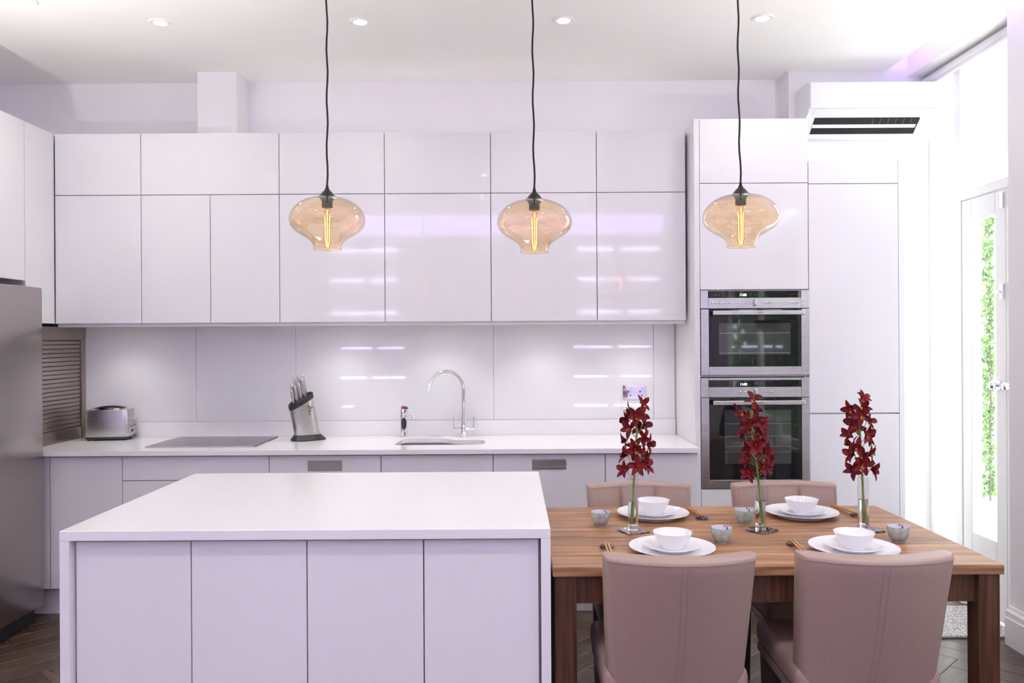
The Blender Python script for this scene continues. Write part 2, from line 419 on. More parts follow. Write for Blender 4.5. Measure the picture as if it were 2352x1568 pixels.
# ------------------------------------------------------------------ kitchen run: base cabinets
YD = 4.312                 # plane of the base door fronts
G = .002                   # half of a shadow gap
ZB0, ZB1 = .150, .858
def door(parent, x0, x1, z0, z1, y, name='door', m='gloss', th=.02, w=True):
    return part(name, M().box(x0 + G, x1 - G, y, y + th, z0 + G, z1 - G, .0012, 1), m, parent, None, w)
def base_unit(x0, x1, label, fronts, open_top=False):
    t = thing('base_cabinet', label, 'cabinet', ((x0 + x1) / 2, YD + .3, 0), group='white gloss base cabinets along the kitchen wall')
    c = M()
    y0, y1 = YD + .022, 4.90
    if open_top:
        c.box(x0 + .0005, x0 + .018, y0, y1, ZB0, .858).box(x1 - .018, x1 - .0005, y0, y1, ZB0, .858).box(x0 + .018, x1 - .018, y0, y1, ZB0, ZB0 + .018).box(x0 + .018, x1 - .018, y1 - .01, y1, ZB0 + .018, .858)
    else:
        c.box(x0 + .0005, x1 - .0005, y0, y1, ZB0, .858)
    part('carcass', c, 'carcass', t)
    ds = [door(t, a, b, z0, z1, YD, nm) for (nm, a, b, z0, z1) in fronts]
    for q in (x0 + .06, x1 - .06):
        part('foot', M().cyl((q, YD + .12, 0), (q, YD + .12, ZB0), .016, 12), 'black_plastic', t)
    return t, ds
def cup_handle(d, xc, z0=.776, z1=.830, w=.182):
    h = part('handle', M().box(xc - w / 2, xc + w / 2, YD - .004, YD + .001, z1 - .011, z1, .001, 1).box(xc - w / 2, xc + w / 2, YD - .006, YD + .001, z0, z0 + .015, .001, 1)
             .box(xc - w / 2, xc - w / 2 + .006, YD - .004, YD + .001, z0 + .015, z1 - .011).box(xc + w / 2 - .006, xc + w / 2, YD - .004, YD + .001, z0 + .015, z1 - .011), 'handle_metal', d, label='recessed brushed metal pull')
    part('recess', M().box(xc - w / 2 + .006, xc + w / 2 - .006, YD - .0005, YD + .0005, z0 + .015, z1 - .011), 'handle_metal', d)
base_unit(-2.473, -2.086, 'narrow white gloss base cabinet with one tall door beside the fridge', [('door', -2.473, -2.086, ZB0, ZB1)])
base_unit(-2.086, -1.300, 'wide white gloss drawer cabinet under the black hob', [('drawer_front', -2.086, -1.300, .727, ZB1), ('drawer_front', -2.086, -1.300, .44, .727), ('drawer_front', -2.086, -1.300, ZB0, .44)])
t, ds = base_unit(-1.300, -.700, 'white gloss base cabinet with recessed metal pull below the knife block', [('door', -1.3, -.7, ZB0, ZB1)]); cup_handle(ds[0], -1.0)
base_unit(-.700, -.100, 'white gloss base cabinet without a handle under the sink', [('door', -.7, -.1, ZB0, ZB1)], True)
t, ds = base_unit(-.100, .500, 'white gloss base cabinet with recessed metal pull between sink and tall units', [('door', -.1, .5, ZB0, ZB1)]); cup_handle(ds[0], .2)
base_unit(.500, .998, 'white gloss base cabinet without a handle next to the oven housing', [('door', .5, .998, ZB0, ZB1)])
single('filler_panel', M().box(-2.545, -2.477, YD + .003, YD + .022, ZB0, ZB1), 'gloss', 'narrow white filler strip between the fridge and the base cabinets', 'panel')
single('plinth', M().box(-2.95, 1.0, YD + .055, YD + .071, 0, ZB0 - .004), 'plinth', 'white gloss plinth board along the floor under the base cabinets', 'plinth')

# worktop with a cut-out for the sink
ZT = .890
hole = round_poly([(-.655, 4.455), (-.152, 4.475), (-.150, 4.665), (-.335, 4.675), (-.385, 4.755), (-.640, 4.755)], .05)
wt = thing('worktop', 'long white quartz worktop with upstand along the kitchen wall', 'worktop', (-1, 4.6, ZT))
def plate_with_hole(outer, inner, z0, z1):
    g = M(); bm = g.bm; loops = []
    for z in (z1, z0):
        es = []; lv = []
        for poly in (outer, inner):
            vs = [bm.verts.new((x, y, z)) for x, y in poly]; lv.append(vs)
            es += [bm.edges.new((vs[i], vs[(i + 1) % len(vs)])) for i in range(len(vs))]
        bmesh.ops.triangle_fill(bm, use_beauty=True, use_dissolve=False, edges=es, normal=(0, 0, 1))
        loops.append(lv)
    for k in (0, 1):
        a, b = loops[0][k], loops[1][k]
        for i in range(len(a)):
            j = (i + 1) % len(a); bm.faces.new((a[i], a[j], b[j], b[i]))
    return g
part('slab', plate_with_hole([(XL + .002, 4.272), (1.0, 4.272), (1.0, 4.928), (XL + .002, 4.928)], hole, .8655, ZT), 'quartz', wt)
part('upstand', M().box(-2.60, 1.0, 4.908, 4.928, ZT, .982, .0015, 1), 'quartz', wt)
# sink
sk = thing('kitchen_sink', 'undermounted stainless steel sink in the white worktop', 'sink', (-.4, 4.6, .70))
def grow(poly, k, c=(-.41, 4.60)): return [(c[0] + (x - c[0]) * k, c[1] + (y - c[1]) * k) for x, y in poly]
sb = M()
sb.rings([[(x, y, z) for x, y in grow(hole, k)] for k, z in ((1.05, .864), (1.012, .864), (1.008, .84), (.99, .725), (.93, .705), (.85, .70))], False, True)
part('basin', sb, 'steel', sk, 50)
part('drain', M().lathe([(.045, .7005), (.045, .704), (.03, .704), (.028, .7015), (.001, .7015)], 24, (-.50, 4.6, 0)), 'chrome', sk, 40)
single('air_switch', M().lathe([(.018, 0), (.018, .006), (.012, .008), (.001, .008)], 20, (-.462, 4.82, ZT)).lathe([(.013, 0), (.013, .007), (.001, .009)], 20, (-.425, 4.82, ZT)), 'chrome', 'small chrome push buttons in the worktop behind the sink', 'button', smooth=40, loc=(-.44, 4.82, ZT))

# splashback glass panels
sx = [-2.60, -1.925, -1.315, -.108, .868, .998]
spb = thing('splashback', 'pale glossy glass splashback between worktop and wall cabinets', 'splashback', (-.8, 4.92, .983))
for a, b in zip(sx, sx[1:]):
    part('panel', M().box(a + .0008, b - .0008, 4.918, 4.928, .983, 1.572, .0008, 1), 'splash', spb)

# ------------------------------------------------------------------ wall cabinets
YW = 4.557
cols = [(-2.578, -2.090), (-2.090, -1.308), (-1.308, -.712), (-.712, -.111), (-.111, .488), (.488, .992)]
names = ['in the corner over the toaster', 'above the hob', 'over the knife block', 'over the sink tap', 'right of the tap bay', 'next to the oven housing']
low_lab = ['white gloss lower wall cabinet in the corner over the toaster', 'white gloss lower wall cabinet with two doors above the hob',
           'white gloss lower wall cabinet over the knife block', 'white gloss lower wall cabinet over the boiling water tap',
           'white gloss lower wall cabinet two along from the oven housing', 'white gloss lower wall cabinet next to the oven housing']
up_lab = ['white gloss top box cabinet in the corner over the toaster', 'wide white gloss top box cabinet above the hob',
          'white gloss top box cabinet over the knife block', 'white gloss top box cabinet over the boiling water tap',
          'white gloss top box cabinet two along from the oven housing', 'white gloss top box cabinet next to the oven housing']
ZW0, ZW1, ZW2 = 1.5735, 2.300, 2.650
for i, (a, b) in enumerate(cols):
    t = thing('wall_cabinet', low_lab[i], 'cabinet', ((a + b) / 2, YW + .18, ZW0), group='white gloss wall cabinets')
    part('carcass', M().box(a + .0005, b - .0005, YW + .022, YB - .002, ZW0 + .002, ZW1 - .0005), 'carcass', t)
    if i == 1:
        mdl = (a + b) / 2
        door(t, a, mdl, ZW0, ZW1, YW); door(t, mdl, b, ZW0, ZW1, YW)
    else: door(t, a, b, ZW0, ZW1, YW)
    t = thing('top_box_cabinet', up_lab[i], 'cabinet', ((a + b) / 2, YW + .18, ZW1), group='white gloss top box cabinets')
    part('carcass', M().box(a + .0005, b - .0005, YW + .022, YB - .002, ZW1 + .0005, ZW2 - .002), 'carcass', t)
    door(t, a, b, ZW1, ZW2, YW)
single('light_pelmet', M().box(-2.578, .992, YW + .026, YW + .044, ZW0 - .018, ZW0 + .0015, .001, 1), 'gloss', 'slim white light pelmet under the wall cabinets', 'trim strip')
# under-cabinet puck lights
pk = ['in the corner over the toaster', 'over the knife block', 'over the sink', 'two along from the oven housing', 'next to the oven housing']
for i, x in enumerate([-2.30, -1.02, -.41, .19, .74]):
    t = thing('puck_light', 'small round puck light under the wall cabinet ' + pk[i], 'lamp', (x, 4.66, ZW0 - .010), group='puck lights under the wall cabinets')
    part('housing', M().lathe([(.001, .011), (.033, .011), (.033, .002), (.030, 0), (.026, 0)], 24, (x, 4.66, ZW0 - .010)), 'chrome', t, 40)
    part('lens', M().lathe([(.026, .0008), (.001, .0008)], 24, (x, 4.66, ZW0 - .010)), 'lamp_disc', t)
    light('puck_lamp', 'SPOT', (0, 0, -.006), P_UNDER, (1, .97, .93), (R(6), 0, 0), t, spot_size=R(120), spot_blend=.9, shadow_soft_size=.03)

t = thing('cabinet_top_fill', 'slim added fill light bar hidden on top of the wall cabinets', 'led strip', (-.25, 4.70, ZW2 + .001))  # added fill for the upper wall and ceiling, not a known fitting
part('channel', M().box(-1.55, .95, 4.67, 4.70, ZW2 + .001, ZW2 + .012), 'trim', t)
part('diffuser', M().box(-1.55, .95, 4.672, 4.698, ZW2 + .0125, ZW2 + .016), 'fill_glow', t)
light('cabinet_top_fill_light', 'AREA', (0, 0, .03), P_TOP, (1, .96, .93), (R(180), 0, 0), t, shape='RECTANGLE', size=2.5, size_y=.03)
# corner cabinets of the left run (doors face the island)
XF = -2.580
def side_door(parent, y0, y1, z0, z1, x=XF): return part('door', M().box(x - .02, x, y0 + G, y1 - G, z0 + G, z1 - G, .0012, 1), 'gloss', parent)
t = thing('corner_wall_cabinet', 'tall white gloss corner cabinet door above the steel roller shutter', 'cabinet', (-2.86, 4.6, ZW0))
part('carcass', M().box(XL + .002, XF - .022, 4.283, YB - .002, ZW0 + .002, ZW2 - .002), 'carcass', t)
side_door(t, 4.281, 4.556, ZW0, ZW2)
t = thing('overfridge_cabinet', 'white gloss cabinet hanging above the steel fridge', 'cabinet', (-2.86, 3.8, 1.797))
part('carcass', M().box(XL + .002, XF - .022, 3.30, 4.279, 1.799, ZW2 - .002), 'carcass', t)
side_door(t, 3.30, 3.79, 1.797, ZW2); side_door(t, 3.79, 4.279, 1.797, ZW2)
# appliance garage with roller shutter
ag = thing('roller_shutter', 'brushed steel roller shutter of the corner appliance garage', 'shutter', (-2.62, 4.6, ZT))
part('frame', M().box(-2.63, -2.602, 4.884, 4.905, ZT, 1.560, .001, 1).box(-2.63, -2.602, 4.283, 4.303, ZT, 1.560, .001, 1), 'shutter_steel', ag)
part('head_panel', M().box(-2.63, -2.602, 4.304, 4.883, 1.482, 1.560, .001, 1), 'shutter_steel', ag)
part('backing', M().box(-2.650, -2.632, 4.304, 4.883, ZT, 1.482), 'dark_void', ag)
zz = 1.480
for k in range(22):
    z1 = zz - k * .0246
    if z1 - .0246 < ZT + .03: break
    part('slat', M().box(-2.628, -2.612, 4.306, 4.882, z1 - .0232, z1, .004, 2), 'shutter_steel', ag)
part('bottom_rail', M().box(-2.631, -2.606, 4.306, 4.882, ZT + .0005, z1 - .001 if z1 < 1.0 else ZT + .03, .002, 1), 'shutter_steel', ag)

# fridge
fr = thing('fridge_freezer', 'tall brushed stainless steel fridge standing beside the roller shutter', 'fridge', (-2.8, 3.8, 0))
part('body', M().box(XL + .01, -2.545, 3.345, 4.245, .06, 1.752, .004), 'black_plastic', fr)
part('door', M().box(-2.541, -2.470, 3.753, 4.248, .085, 1.758, .008, 3), 'fridge_steel', fr, 40)
part('door', M().box(-2.541, -2.470, 3.342, 3.747, .085, 1.758, .008, 3), 'fridge_steel', fr, 40)
part('kick_grille', M().box(-2.60, -2.515, 3.36, 4.235, .006, .078), 'black_plastic', fr)
for yy in (3.42, 4.18):
    part('foot', M().cyl((-2.62, yy, 0), (-2.62, yy, .06), .025, 14), 'black_plastic', fr)
for yy in (3.70, 3.80):
    part('handle', M().tube([(-2.466, yy, .55), (-2.430, yy, .57), (-2.430, yy, 1.33), (-2.466, yy, 1.35)], .010, 12), 'steel', fr, 40)

# ------------------------------------------------------------------ tall units and ovens
YT = 4.400
t = thing('oven_housing', 'tall white gloss oven housing with two built-in ovens', 'cabinet', (1.33, 4.66, 0))
T0, T1, T2 = 1.030, 1.627, 2.119
part('side_panel', M().box(1.004, T0 + .0035, YT + .001, YB - .002, 0, 2.672, .001, 1), 'gloss', t)
part('side_panel', M().box(T1 - .018, T1 - .001, YT + .022, 4.768, .08, 2.672), 'carcass', t)
part('back_panel', M().box(T0 + .0038, T1 - .019, 4.74, 4.76, .15, 2.670), 'carcass', t)
for z in (.634, 1.734, 2.31, 2.654): part('shelf', M().box(T0 + .0038, T1 - .019, YT + .022, 4.739, z, z + .016), 'carcass', t)
part('mid_shelf', M().box(T0 + .0038, T1 - .019, YT + .022, 4.739, 1.2595, 1.268), 'carcass', t)
door(t, T0 + .0035, T1, 2.318, 2.672, YT); door(t, T0 + .0035, T1, 1.736, 2.318, YT); door(t, T0 + .0035, T1, .150, .648, YT, 'drawer_front')
t = thing('tall_fridge_cabinet', 'tall white gloss larder cabinet at the end of the run below the air conditioner', 'cabinet', (1.87, 4.58, 0))
part('carcass', M().box(T1 + .001, T2 - .001, YT + .022, 4.768, .08, 2.438), 'carcass', t)
part('end_panel', M().box(T2 + .001, T2 + .030, YT + .001, 4.768, 0, 2.440, .001, 1), 'gloss', t)
door(t, T1, T2, 2.312, 2.440, YT); door(t, T1, T2, 1.059, 2.312, YT); door(t, T1, T2, .15, 1.055, YT)
single('plinth', M().box(1.05, 2.118, YT + .055, YT + .071, 0, .076), 'plinth', 'white gloss plinth board under the tall units', 'plinth')

def oven(name, label, ztop, hgt, spec):
    x0, y = 1.0345 - .0, YT - .002
    w = .592
    t = thing(name, label, 'oven', (x0 + w / 2, y + .2, ztop - hgt))
    def bx(nm, a, b, za, zb, y0, y1, m, par=t, bev=.0012):
        return part(nm, M().box(x0 + a / 1000, x0 + b / 1000, y + y0, y + y1, ztop - zb / 1000, ztop - za / 1000, bev, 2), m, par)
    bx('cavity_box', 16, 572, 6, hgt * 1000, .0225, .30, 'black_plastic', bev=0)
    s = spec
    fascia = bx('fascia', 0, 592, 0, s['c1'], .004, .022, 'steel')
    bx('end_cap', 0, 41, 0, s['c1'], -.004, .004, 'steel', fascia); bx('end_cap', 549, 592, 0, s['c1'], -.004, .004, 'steel', fascia)
    if s['d0'] > 5: bx('top_strip', 42, 548, 0, s['d0'] - 1, -.003, .004, 'steel', fascia)
    disp = bx('display', 42, 548, s['d0'], s['d1'], -.003, .004, 'black_glass', fascia)
    bx('control_strip', 42, 548, s['d1'] + 1, s['c1'], -.003, .004, 'steel', fascia)
    text_mesh('clock_digits', '11:08', .0175, 'digits', disp, (x0 + .232, y - .0034, ztop - (s['d0'] + s['d1']) / 2000 - .004))
    zb = ztop - s['bz'] / 1000
    for bxm in s['btn']:
        part('button', M().lathe([(.001, .007), (.0050, .006), (.0064, .003), (.0064, 0)], 16).xf(Matrix.Translation((x0 + bxm / 1000, y - .003, zb)) @ Matrix.Rotation(R(90), 4, 'X')), 'chrome', fascia, 50)
    xk = x0 + .297
    kb = M().box(xk - .008, xk + .008, y - .019, y - .003, zb - .019, zb + .019, .006, 4)
    part('knob', kb, 'steel', fascia, 50)
    for k in range(12):
        if spec.get('dots') and abs(math.sin(k * math.pi / 6)) < .99:
            q = (xk + .026 * math.cos(k * math.pi / 6), zb + .026 * math.sin(k * math.pi / 6))
            part('dial_mark', M().box(q[0] - .0012, q[0] + .0012, y - .0034, y - .0028, q[1] - .0012, q[1] + .0012), 'black_plastic', fascia)
    for k in s['marks']:
        part('icon', M().box(x0 + k / 1000 - .004, x0 + k / 1000 + .004, y - .0034, y - .0029, ztop - .027, ztop - .0195), 'oven_window', disp)
    b = hgt * 1000
    dr = bx('oven_door', 46, 549, s['t'], b - 49, .000, .022, 'black_glass')
    bx('side_rail', 2, 45, s['t'], b - 2, -.002, .022, 'steel', dr); bx('side_rail', 550, 591, s['t'], b - 2, -.002, .022, 'steel', dr)
    bx('bottom_rail', 46, 549, b - 48, b - 2, -.002, .022, 'steel', dr)
    wx0, wx1, wz0, wz1 = s['win']
    wn = bx('window', wx0, wx1, wz0, wz1, -.0006, .0002, 'oven_window', dr, 0)
    for z in s['rack']: bx('rack_wire', wx0 + 4, wx1 - 4, z, z + 1.2, -.0010, -.0006, 'steel', wn, 0)
    hd = bx('handle', 57, 553, s['h0'], s['h1'], -.050, -.036, 'steel', dr, .004)
    bx('post', 66, 84, s['h0'] + 5, s['h1'] - 5, -.037, .001, 'black_plastic', hd, 0); bx('post', 528, 546, s['h0'] + 5, s['h1'] - 5, -.037, .001, 'black_plastic', hd, 0)
    text_mesh('maker_mark', 'NEFF', .013, 'black_plastic', hd, (x0 + .312, y - .0504, ztop - (s['h0'] + s['h1']) / 2000))
    return t
oven('compact_oven', 'compact steel and black glass oven, upper of the two in the housing', 1.732, .464,
     dict(c1=98, d0=2, d1=40, bz=67, btn=[63, 82, 102, 120, 139, 159, 213, 241, 352, 379, 490, 508, 527], marks=[63, 82, 102, 120, 139, 159, 297, 490, 508, 527], t=102, win=(100, 491, 178, 351), rack=[232, 340], h0=111, h1=136))
oven('single_oven', 'full height steel and black glass oven, lower of the two in the housing', 1.255, .605,
     dict(c1=106, d0=13, d1=50, bz=77, btn=[215, 243, 354, 382], marks=[], dots=True, t=109, win=(128, 492, 176, 470), rack=[250, 318, 374, 404], h0=121, h1=146))

# ------------------------------------------------------------------ air conditioner
ac = thing('air_conditioner', 'white wall-mounted air conditioner with open louvre above the tall cabinets', 'air conditioner', (2.07, 4.66, 2.63))
A0, A1 = 1.694, 2.447
prof = [(4.768, 2.925), (4.60, 2.925), (4.568, 2.912), (4.560, 2.89), (4.560, 2.765), (4.566, 2.752), (4.580, 2.742), (4.60, 2.735), (4.70, 2.648), (4.715, 2.637), (4.768, 2.637)]
part('body', M().prism(prof, 'x', A0, A1), 'white_plastic', ac, 25)
part('front_panel', M().box(A0 + .004, A1 - .004, 4.548, 4.559, 2.768, 2.915, .004, 3), 'white_plastic', ac, 40)
def on_slope(y): return 2.735 - (y - 4.60) * .87
part('outlet', M().prism([(4.607, on_slope(4.607) - .0015), (4.690, on_slope(4.690) - .0015), (4.690, on_slope(4.690) + .001), (4.607, on_slope(4.607) + .001)], 'x', A0 + .05, A1 - .10), 'dark_void', ac)
part('louvre', M().prism([(4.640, on_slope(4.640) - .006), (4.654, on_slope(4.654) - .006), (4.654, on_slope(4.654) - .002), (4.640, on_slope(4.640) - .002)], 'x', A0 + .05, A1 - .11), 'white_plastic', ac)
part('flap', M().prism([(4.552, 2.752), (4.600, 2.732), (4.602, 2.735), (4.553, 2.757)], 'x', A0 + .03, A1 - .02), 'white_plastic', ac)
for k in range(14):
    x = A0 + .08 + k * .044
    part('vane', M().prism([(4.612, on_slope(4.612) - .003), (4.636, on_slope(4.636) - .003), (4.636, on_slope(4.636) - .001), (4.612, on_slope(4.612) - .001)], 'x', x, x + .0025), 'oven_window', ac)

# ------------------------------------------------------------------ things on the worktop
Z = ZT + .0003
hb = thing('induction_hob', 'flat black glass induction hob set on the white worktop', 'hob', (-1.71, 4.64, Z))
part('glass', M().prism(rrect(-2.010, -1.410, 4.415, 4.868, .006), 'z', Z, Z + .006), 'hob_glass', hb)
part('edge_trim', M().box(-2.010, -1.410, 4.4125, 4.4148, Z, Z + .0062), 'steel', hb)
for cx, cy, r in ((-1.86, 4.54, .085), (-1.86, 4.75, .07), (-1.56, 4.54, .07), (-1.56, 4.75, .085)):
    part('zone_ring', M().lathe([(r, .0001), (r, .0004), (r - .002, .0004), (r - .002, .0001)], 48, (cx, cy, Z + .006)), 'steel', hb)

# toaster
ts = thing('toaster', 'brushed steel two-slot toaster on the worktop by the roller shutter', 'toaster', (-2.395, 4.80, Z), R(7))
def tor(x0, x1, y0, y1, r, z): return [(x, y, z) for x, y in rrect(x0, x1, y0, y1, r, 6)]
L_, W_ = .128, .070
bd = M().rings([tor(-L_, L_, -W_, W_, .032, .022), tor(-L_ - .001, L_ + .001, -W_ - .001, W_ + .001, .033, .03), tor(-L_ + .003, L_ - .003, -W_ + .002, W_ - .002, .030, .170),
               tor(-L_ + .006, L_ - .006, -W_ + .005, W_ - .005, .028, .180)], True, True)
part('shell', bd, 'steel', ts, 45, False)
tp = M()
def crown(x): return .180 + .014 * max(0, 1 - (x / .10) ** 2)
xs = [-.118 + .236 * i / 20 for i in range(21)]
tp.rings([[(x, -.055, .179), (x, -.050, crown(x)), (x, -.020, crown(x) + .003), (x, .020, crown(x) + .003), (x, .050, crown(x)), (x, .055, .179)] for x in xs])
part('top_cover', tp, 'chrome', ts, 40, False)
for yy in (-.024, .024):
    sl = M(); xs2 = [-.085 + .17 * i / 12 for i in range(13)]
    sl.rings([[(x, yy - .011, crown(x) + .0022), (x, yy - .011, crown(x) + .0046), (x, yy + .011, crown(x) + .0046), (x, yy + .011, crown(x) + .0022)] for x in xs2])
    part('slot', sl, 'dark_void', ts, None, False)
part('base', M().rings([tor(-L_ + .010, L_ - .008, -W_ + .008, W_ - .008, .026, .006), tor(-L_ + .004, L_ - .004, -W_ + .003, W_ - .003, .03, .014), tor(-L_ + .004, L_ - .004, -W_ + .003, W_ - .003, .03, .0215)]), 'black_plastic', ts, 40, False)
for a in (-.10, .10):
    for b in (-.045, .045):
        part('foot', M().cyl((a, b, 0), (a, b, .0065), .010, 12), 'black_plastic', ts, None, False)
part('crumb_tray', M().box(L_ - .006, L_ + .006, -.035, .052, .010, .022, .003), 'black_plastic', ts, None, False)
part('control_panel', M().box(L_ - .001, L_ + .0022, -.028, .056, .034, .078, .001, 1), 'steel', ts, None, False)
part('panel_groove', M().box(L_ - .001, L_ + .0028, -.028, .056, .079, .082), 'black_plastic', ts, None, False)
part('button', M().box(L_, L_ + .005, -.018, .004, .045, .062, .001, 1), 'black_plastic', ts, None, False)
part('lever', M().box(L_, L_ + .018, .022, .042, .115, .127, .003), 'chrome', ts, None, False)

# knife block
KR = R(34)
kb = thing('knife_block', 'leaning steel knife block with black rim and base', 'knife block', (-1.195, 4.72, Z), KR)
SH = -.19
def oval(z, a, b, top=None, n=36, dx=0.):
    out = []
    for i in range(n):
        th = 2 * math.pi * i / n; c, s_ = math.cos(th), math.sin(th)
        x = a * abs(c) ** .72 * (1 if c >= 0 else -1); y = b * abs(s_) ** .72 * (1 if s_ >= 0 else -1)
        zz_ = z if top is None else z + top * x
        out.append((x + SH * (zz_ - .02) + dx, y, zz_))
    return out
part('base', M().rings([oval(0, .100, .064), oval(.006, .102, .066), oval(.030, .080, .048), oval(.034, .076, .046)]), 'black_plastic', kb, 40, False)
part('body', M().rings([oval(.034, .074, .045), oval(.215, .074, .045, .50), oval(.215, .0725, .0435, .50), oval(.036, .0725, .0435)]), 'steel', kb, 40, False)
part('rim', M().rings([oval(.2155, .0745, .0455, .50), oval(.2155, .077, .048, .50), oval(.242, .077, .048, .50), oval(.246, .071, .042, .50), oval(.237, .066, .038, .50)], False, False), 'black_plastic', kb, 40, False)
for r in range(5):
    for c in range(5 - r if r else 5):
        if c > r: continue
        u = .022 + c * .0105 + (4 - r) * .0; zq = .205 - r * .0125 + c * .006
        part('dot', M().box(u - .0028, u + .0028, -.0026, .0004, -.0030, .0030).xf(Matrix.Translation((SH * (zq - .02), -.0455, zq))), 'black_plastic', kb, None, False)
kv = [(-.050, -.016, .085), (-.034, .010, .105), (-.026, -.018, .095), (-.006, .014, .135), (.000, -.016, .095), (.018, .012, .130), (.028, -.012, .110), (.044, .010, .120)]
def plate_with_holes(outer, holes, z0, z1):
    g = M(); bm = g.bm; lv = []
    for z in (z1, z0):
        es = []; lo = []
        for poly in [outer] + holes:
            vs = [bm.verts.new((x, y, z)) for x, y in poly]; lo.append(vs)
            es += [bm.edges.new((vs[q], vs[(q + 1) % len(vs)])) for q in range(len(vs))]
        bmesh.ops.triangle_fill(bm, use_beauty=True, use_dissolve=False, edges=es, normal=(0, 0, 1)); lv.append(lo)
    for a_, b_2 in zip(*lv):
        for q in range(len(a_)):
            w_ = (q + 1) % len(a_); bm.faces.new((a_[q], a_[w_], b_2[w_], b_2[q]))
    return g
def oval2(a, b, n=36):
    return [(a * abs(math.cos(t_)) ** .72 * (1 if math.cos(t_) >= 0 else -1), b * abs(math.sin(t_)) ** .72 * (1 if math.sin(t_) >= 0 else -1)) for t_ in [2 * math.pi * q / n for q in range(n)]]
ins = plate_with_holes(oval2(.0663, .0383), [[(u - .0115, v - .0048), (u + .0115, v - .0048), (u + .0115, v + .0048), (u - .0115, v + .0048)] for u, v, ln in kv], -.009, 0)
for q in ins.bm.verts:                       # lay the flat plate onto the slanted top of the block
    zq = .237 + .5 * q.co.x + q.co.z; q.co = Vector((q.co.x + SH * (zq - .02), q.co.y, zq))
part('slot_plate', ins, 'black_plastic', kb, None, False)
LEAN = math.atan(-.20)
for (u, v, ln) in kv:
    z0 = .237 + .5 * u; x0 = u + SH * (z0 - .02); bl_ = (z0 - .0362) / math.cos(LEAN) - .0014
    k = thing('kitchen_knife', 'steel-handled kitchen knife standing in the knife block', 'knife', (0, 0, 0), group='knives in the knife block')
    k.location = Vector((-1.195, 4.72, Z)) + Matrix.Rotation(KR, 3, 'Z') @ Vector((x0, v, z0)); k.rotation_euler = (0, LEAN, KR)
    hnd = M().rings([[(x * q, y * q, z) for x, y in rrect(-.0085, .0085, -.0055, .0055, .0045, 3)] for q, z in ((.72, .0), (.75, ln * .12), (.95, ln * .5), (1.0, ln * .9), (.85, ln), (.5, ln + .003))])
    part('handle', hnd, 'steel', k, 40, False)
    part('blade', M().prism([(-.0085, 0), (-.0085, -bl_ + .02), (-.0075, -bl_), (-.004, -bl_ + .004), (.0085, -bl_ + .05), (.0085, 0)], 'y', -.0009, .0009), 'steel', k, None, False)

# boiling-water tap
bt = thing('boiling_water_tap', 'short chrome boiling water tap with dark oval badge', 'tap', (-.648, 4.845, Z))
c = (-.648, 4.845, Z)
part('body', M().lathe([(.026, 0), (.026, .003), (.022, .006), (.022, .150), (.021, .154), (.001, .154)], 32, c, True), 'chrome', bt, 40)
part('collar', M().lathe([(.0222, .118), (.0232, .119), (.0232, .140), (.0222, .141)], 32, c), 'chrome', bt, 40)
cap = M().lathe([(.001, .024), (.019, .024), (.0225, .020), (.0225, .002), (.001, .002)], 32); cap.xf(Matrix.Translation(c) @ Matrix.Translation((0, 0, .152)) @ Matrix.Rotation(R(14), 4, 'Y') @ Matrix.Rotation(R(12), 4, 'X'))
part('dial', cap, 'chrome', bt, 40)
pp = M().lathe([(.001, .029), (.019, .028), (.0215, .0245), (.001, .024)], 32); pp.xf(Matrix.Translation(c) @ Matrix.Translation((0, 0, .152)) @ Matrix.Rotation(R(14), 4, 'Y') @ Matrix.Rotation(R(12), 4, 'X'))
part('dial_top', pp, 'black_plastic', bt, 40)
mat('red_mark', (.7, .05, .10), .4)
part('hot_mark', M().box(c[0] - .014, c[0] - .004, c[1] - .024, c[1] - .016, Z + .170, Z + .184, .002), 'red_mark', bt)
part('spout', M().tube([(c[0] + .015, c[1], Z + .128), (c[0] + .045, c[1] - .01, Z + .134), (c[0] + .058, c[1] - .018, Z + .130), (c[0] + .062, c[1] - .022, Z + .116)], .008, 12), 'chrome', bt, 40)
bg = M(); rr_ = .0226
rows = []
for i in range(13):
    z = .045 + .072 * i / 12; hw = math.sqrt(max(0, 1 - ((z - .081) / .036) ** 2)) * R(42)
    rows.append([(c[0] + rr_ * math.sin(.15 + hw * q), c[1] - rr_ * math.cos(.15 + hw * q), Z + z) for q in (-1, -.6, -.2, .2, .6, 1)])
bg.rings(rows, False, False, closed=False)
part('badge', bg, 'black_plastic', bt, 40)
for z in (.058, .064, .078, .084, .095, .104):
    g_ = M(); ww = .35
    g_.rings([[(c[0] + (rr_ + .0004) * math.sin(.15 + ww * q), c[1] - (rr_ + .0004) * math.cos(.15 + ww * q), Z + z + dz) for q in (-1, -.5, 0, .5, 1)] for dz in (0, .002)], False, False, closed=False)
    part('badge_lettering', g_, 'oven_window', bt)

